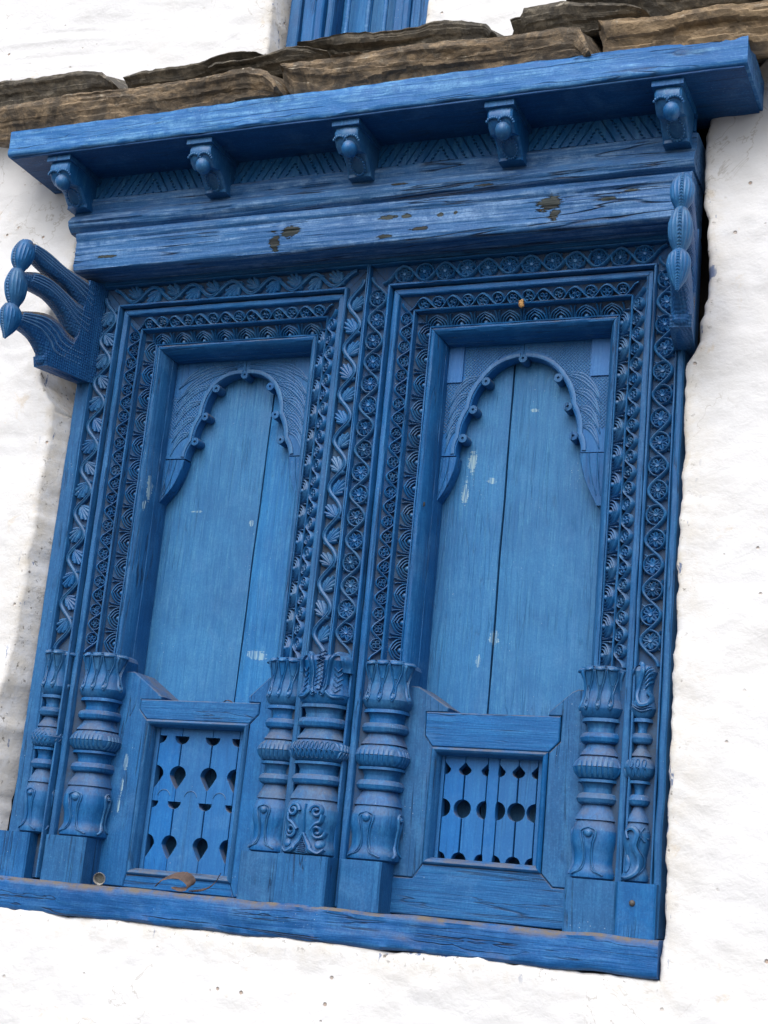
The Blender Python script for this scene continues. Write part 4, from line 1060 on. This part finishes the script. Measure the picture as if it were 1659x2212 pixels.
# ---------------------------------------------------------------- small things on the sill
# bottle cap standing on edge against the casement
g = G(); n = 63; rr_ = lambda j, a: a*(1+.055*math.cos(21*2*PI*j/n))
rows = [[(.0128*math.cos(2*PI*j/n), .0015, .0128*math.sin(2*PI*j/n)) for j in range(n)], [(.0135*math.cos(2*PI*j/n), -.004, .0135*math.sin(2*PI*j/n)) for j in range(n)],
        [(rr_(j, .0152)*math.cos(2*PI*j/n), -.0062, rr_(j, .0152)*math.sin(2*PI*j/n)) for j in range(n)], [(rr_(j, .0150)*math.cos(2*PI*j/n), .000, rr_(j, .0150)*math.sin(2*PI*j/n)) for j in range(n)], [(.0138*math.cos(2*PI*j/n), .003, .0138*math.sin(2*PI*j/n)) for j in range(n)]]
g.grid(rows, True); g.add(rows[-1], [tuple(range(n))])
cp = link('bottle_cap', mk('bottle_cap', g, M_cap2, 40), None, Matrix.Translation((-.597, .022, ZS+.0145)) @ Matrix.Rotation(math.radians(14), 4, 'X') @ Matrix.Rotation(math.radians(14), 4, 'Z') @ Matrix.Scale(.86, 4))
tag(cp, 'crimped metal bottle cap on the sill by the left casement', 'bottle cap')
g = G(); g.add([(0, .0012, 0)]+[(.0132*math.cos(2*PI*j/24), .0012+.0004*(j % 2), .0132*math.sin(2*PI*j/24)) for j in range(24)], [(0, j+1, (j+1) % 24+1) for j in range(24)])
link('liner', mk('liner', g, M_cap1, 0), cp, MM[cp.name])
# curled dry leaf
def leaf(name, ctrl, hw_, nrm, label, loc, sc_=1):
    g = G(); C = spl(ctrl, 8); rows = []; n = len(C)
    for i, c in enumerate(C):
        k = i/(n-1); W = hw_*math.sin(PI*min(1, .06+.92*k))**.7; a = C[max(i-1, 0)]; b = C[min(i+1, n-1)]
        rows.append([(c[0]+nrm[0]*W*q+.001*nz(i*.8, q*3), c[1]+nrm[1]*W*q+.002*nz(i*.6, q*2, 4)+.003*q*q, c[2]+nrm[2]*W*q+.0015*nz(i*.9, q*3, 7)) for q in (-1, -.5, 0, .5, 1)])
    g.grid(rows); back = [[(p[0], p[1]+.0006, p[2]+.0004) for p in r] for r in rows]; g.grid(back)
    o = link(name, mk(name, g, M_leaf, 60), None, Matrix.Translation(loc)); tag(o, label, 'leaf'); return o
leaf('dry_leaf', [(-.052, -.012, .004), (-.038, -.014, .018), (-.018, -.013, .028), (.008, -.012, .032), (.028, -.010, .022), (.030, -.010, .010), (.012, -.012, .004), (-.012, -.012, .006)], .014, (.25, .8, .55), 'curled brown dry leaf lying on the sill below the left grille', (-.375, -.018, ZS+.004))
leaf('dry_leaf', [(-.03, 0, .002), (-.01, 0, .004), (.012, 0, .010), (.030, .002, .024), (.040, .004, .044)], .0045, (.1, .5, .6), 'thin curled strip of dry leaf with raised tip beside the left casement', (-.335, .002, ZS+.004))
leaf('dry_leaf', [(-.012, 0, .001), (-.004, 0, .006), (.004, 0, .005), (.012, 0, .001)], .005, (.1, .9, .2), 'tiny brown leaf lying on top of the left casement rail', (-.365, .075, -.411))
# daub of mud on the right head carving
u_, v_ = un(1126.5, 655, .026); g = G(); g.dome(0, 0, .0070, .0045, lambda t, w_, n_: (t+.004*nz(t*200, w_*200), .002-n_-.002*nz(t*400, w_*300, 8), w_+.005*nz(t*180, w_*180, 4)), 22, ry=.011); 
o = link('mud_nest', mk('mud_nest', g, M_mud, 60), None, Matrix.Translation((u_, .024, v_))); tag(o, 'small ochre mud nest stuck to the carved head of the right arch', 'nest')
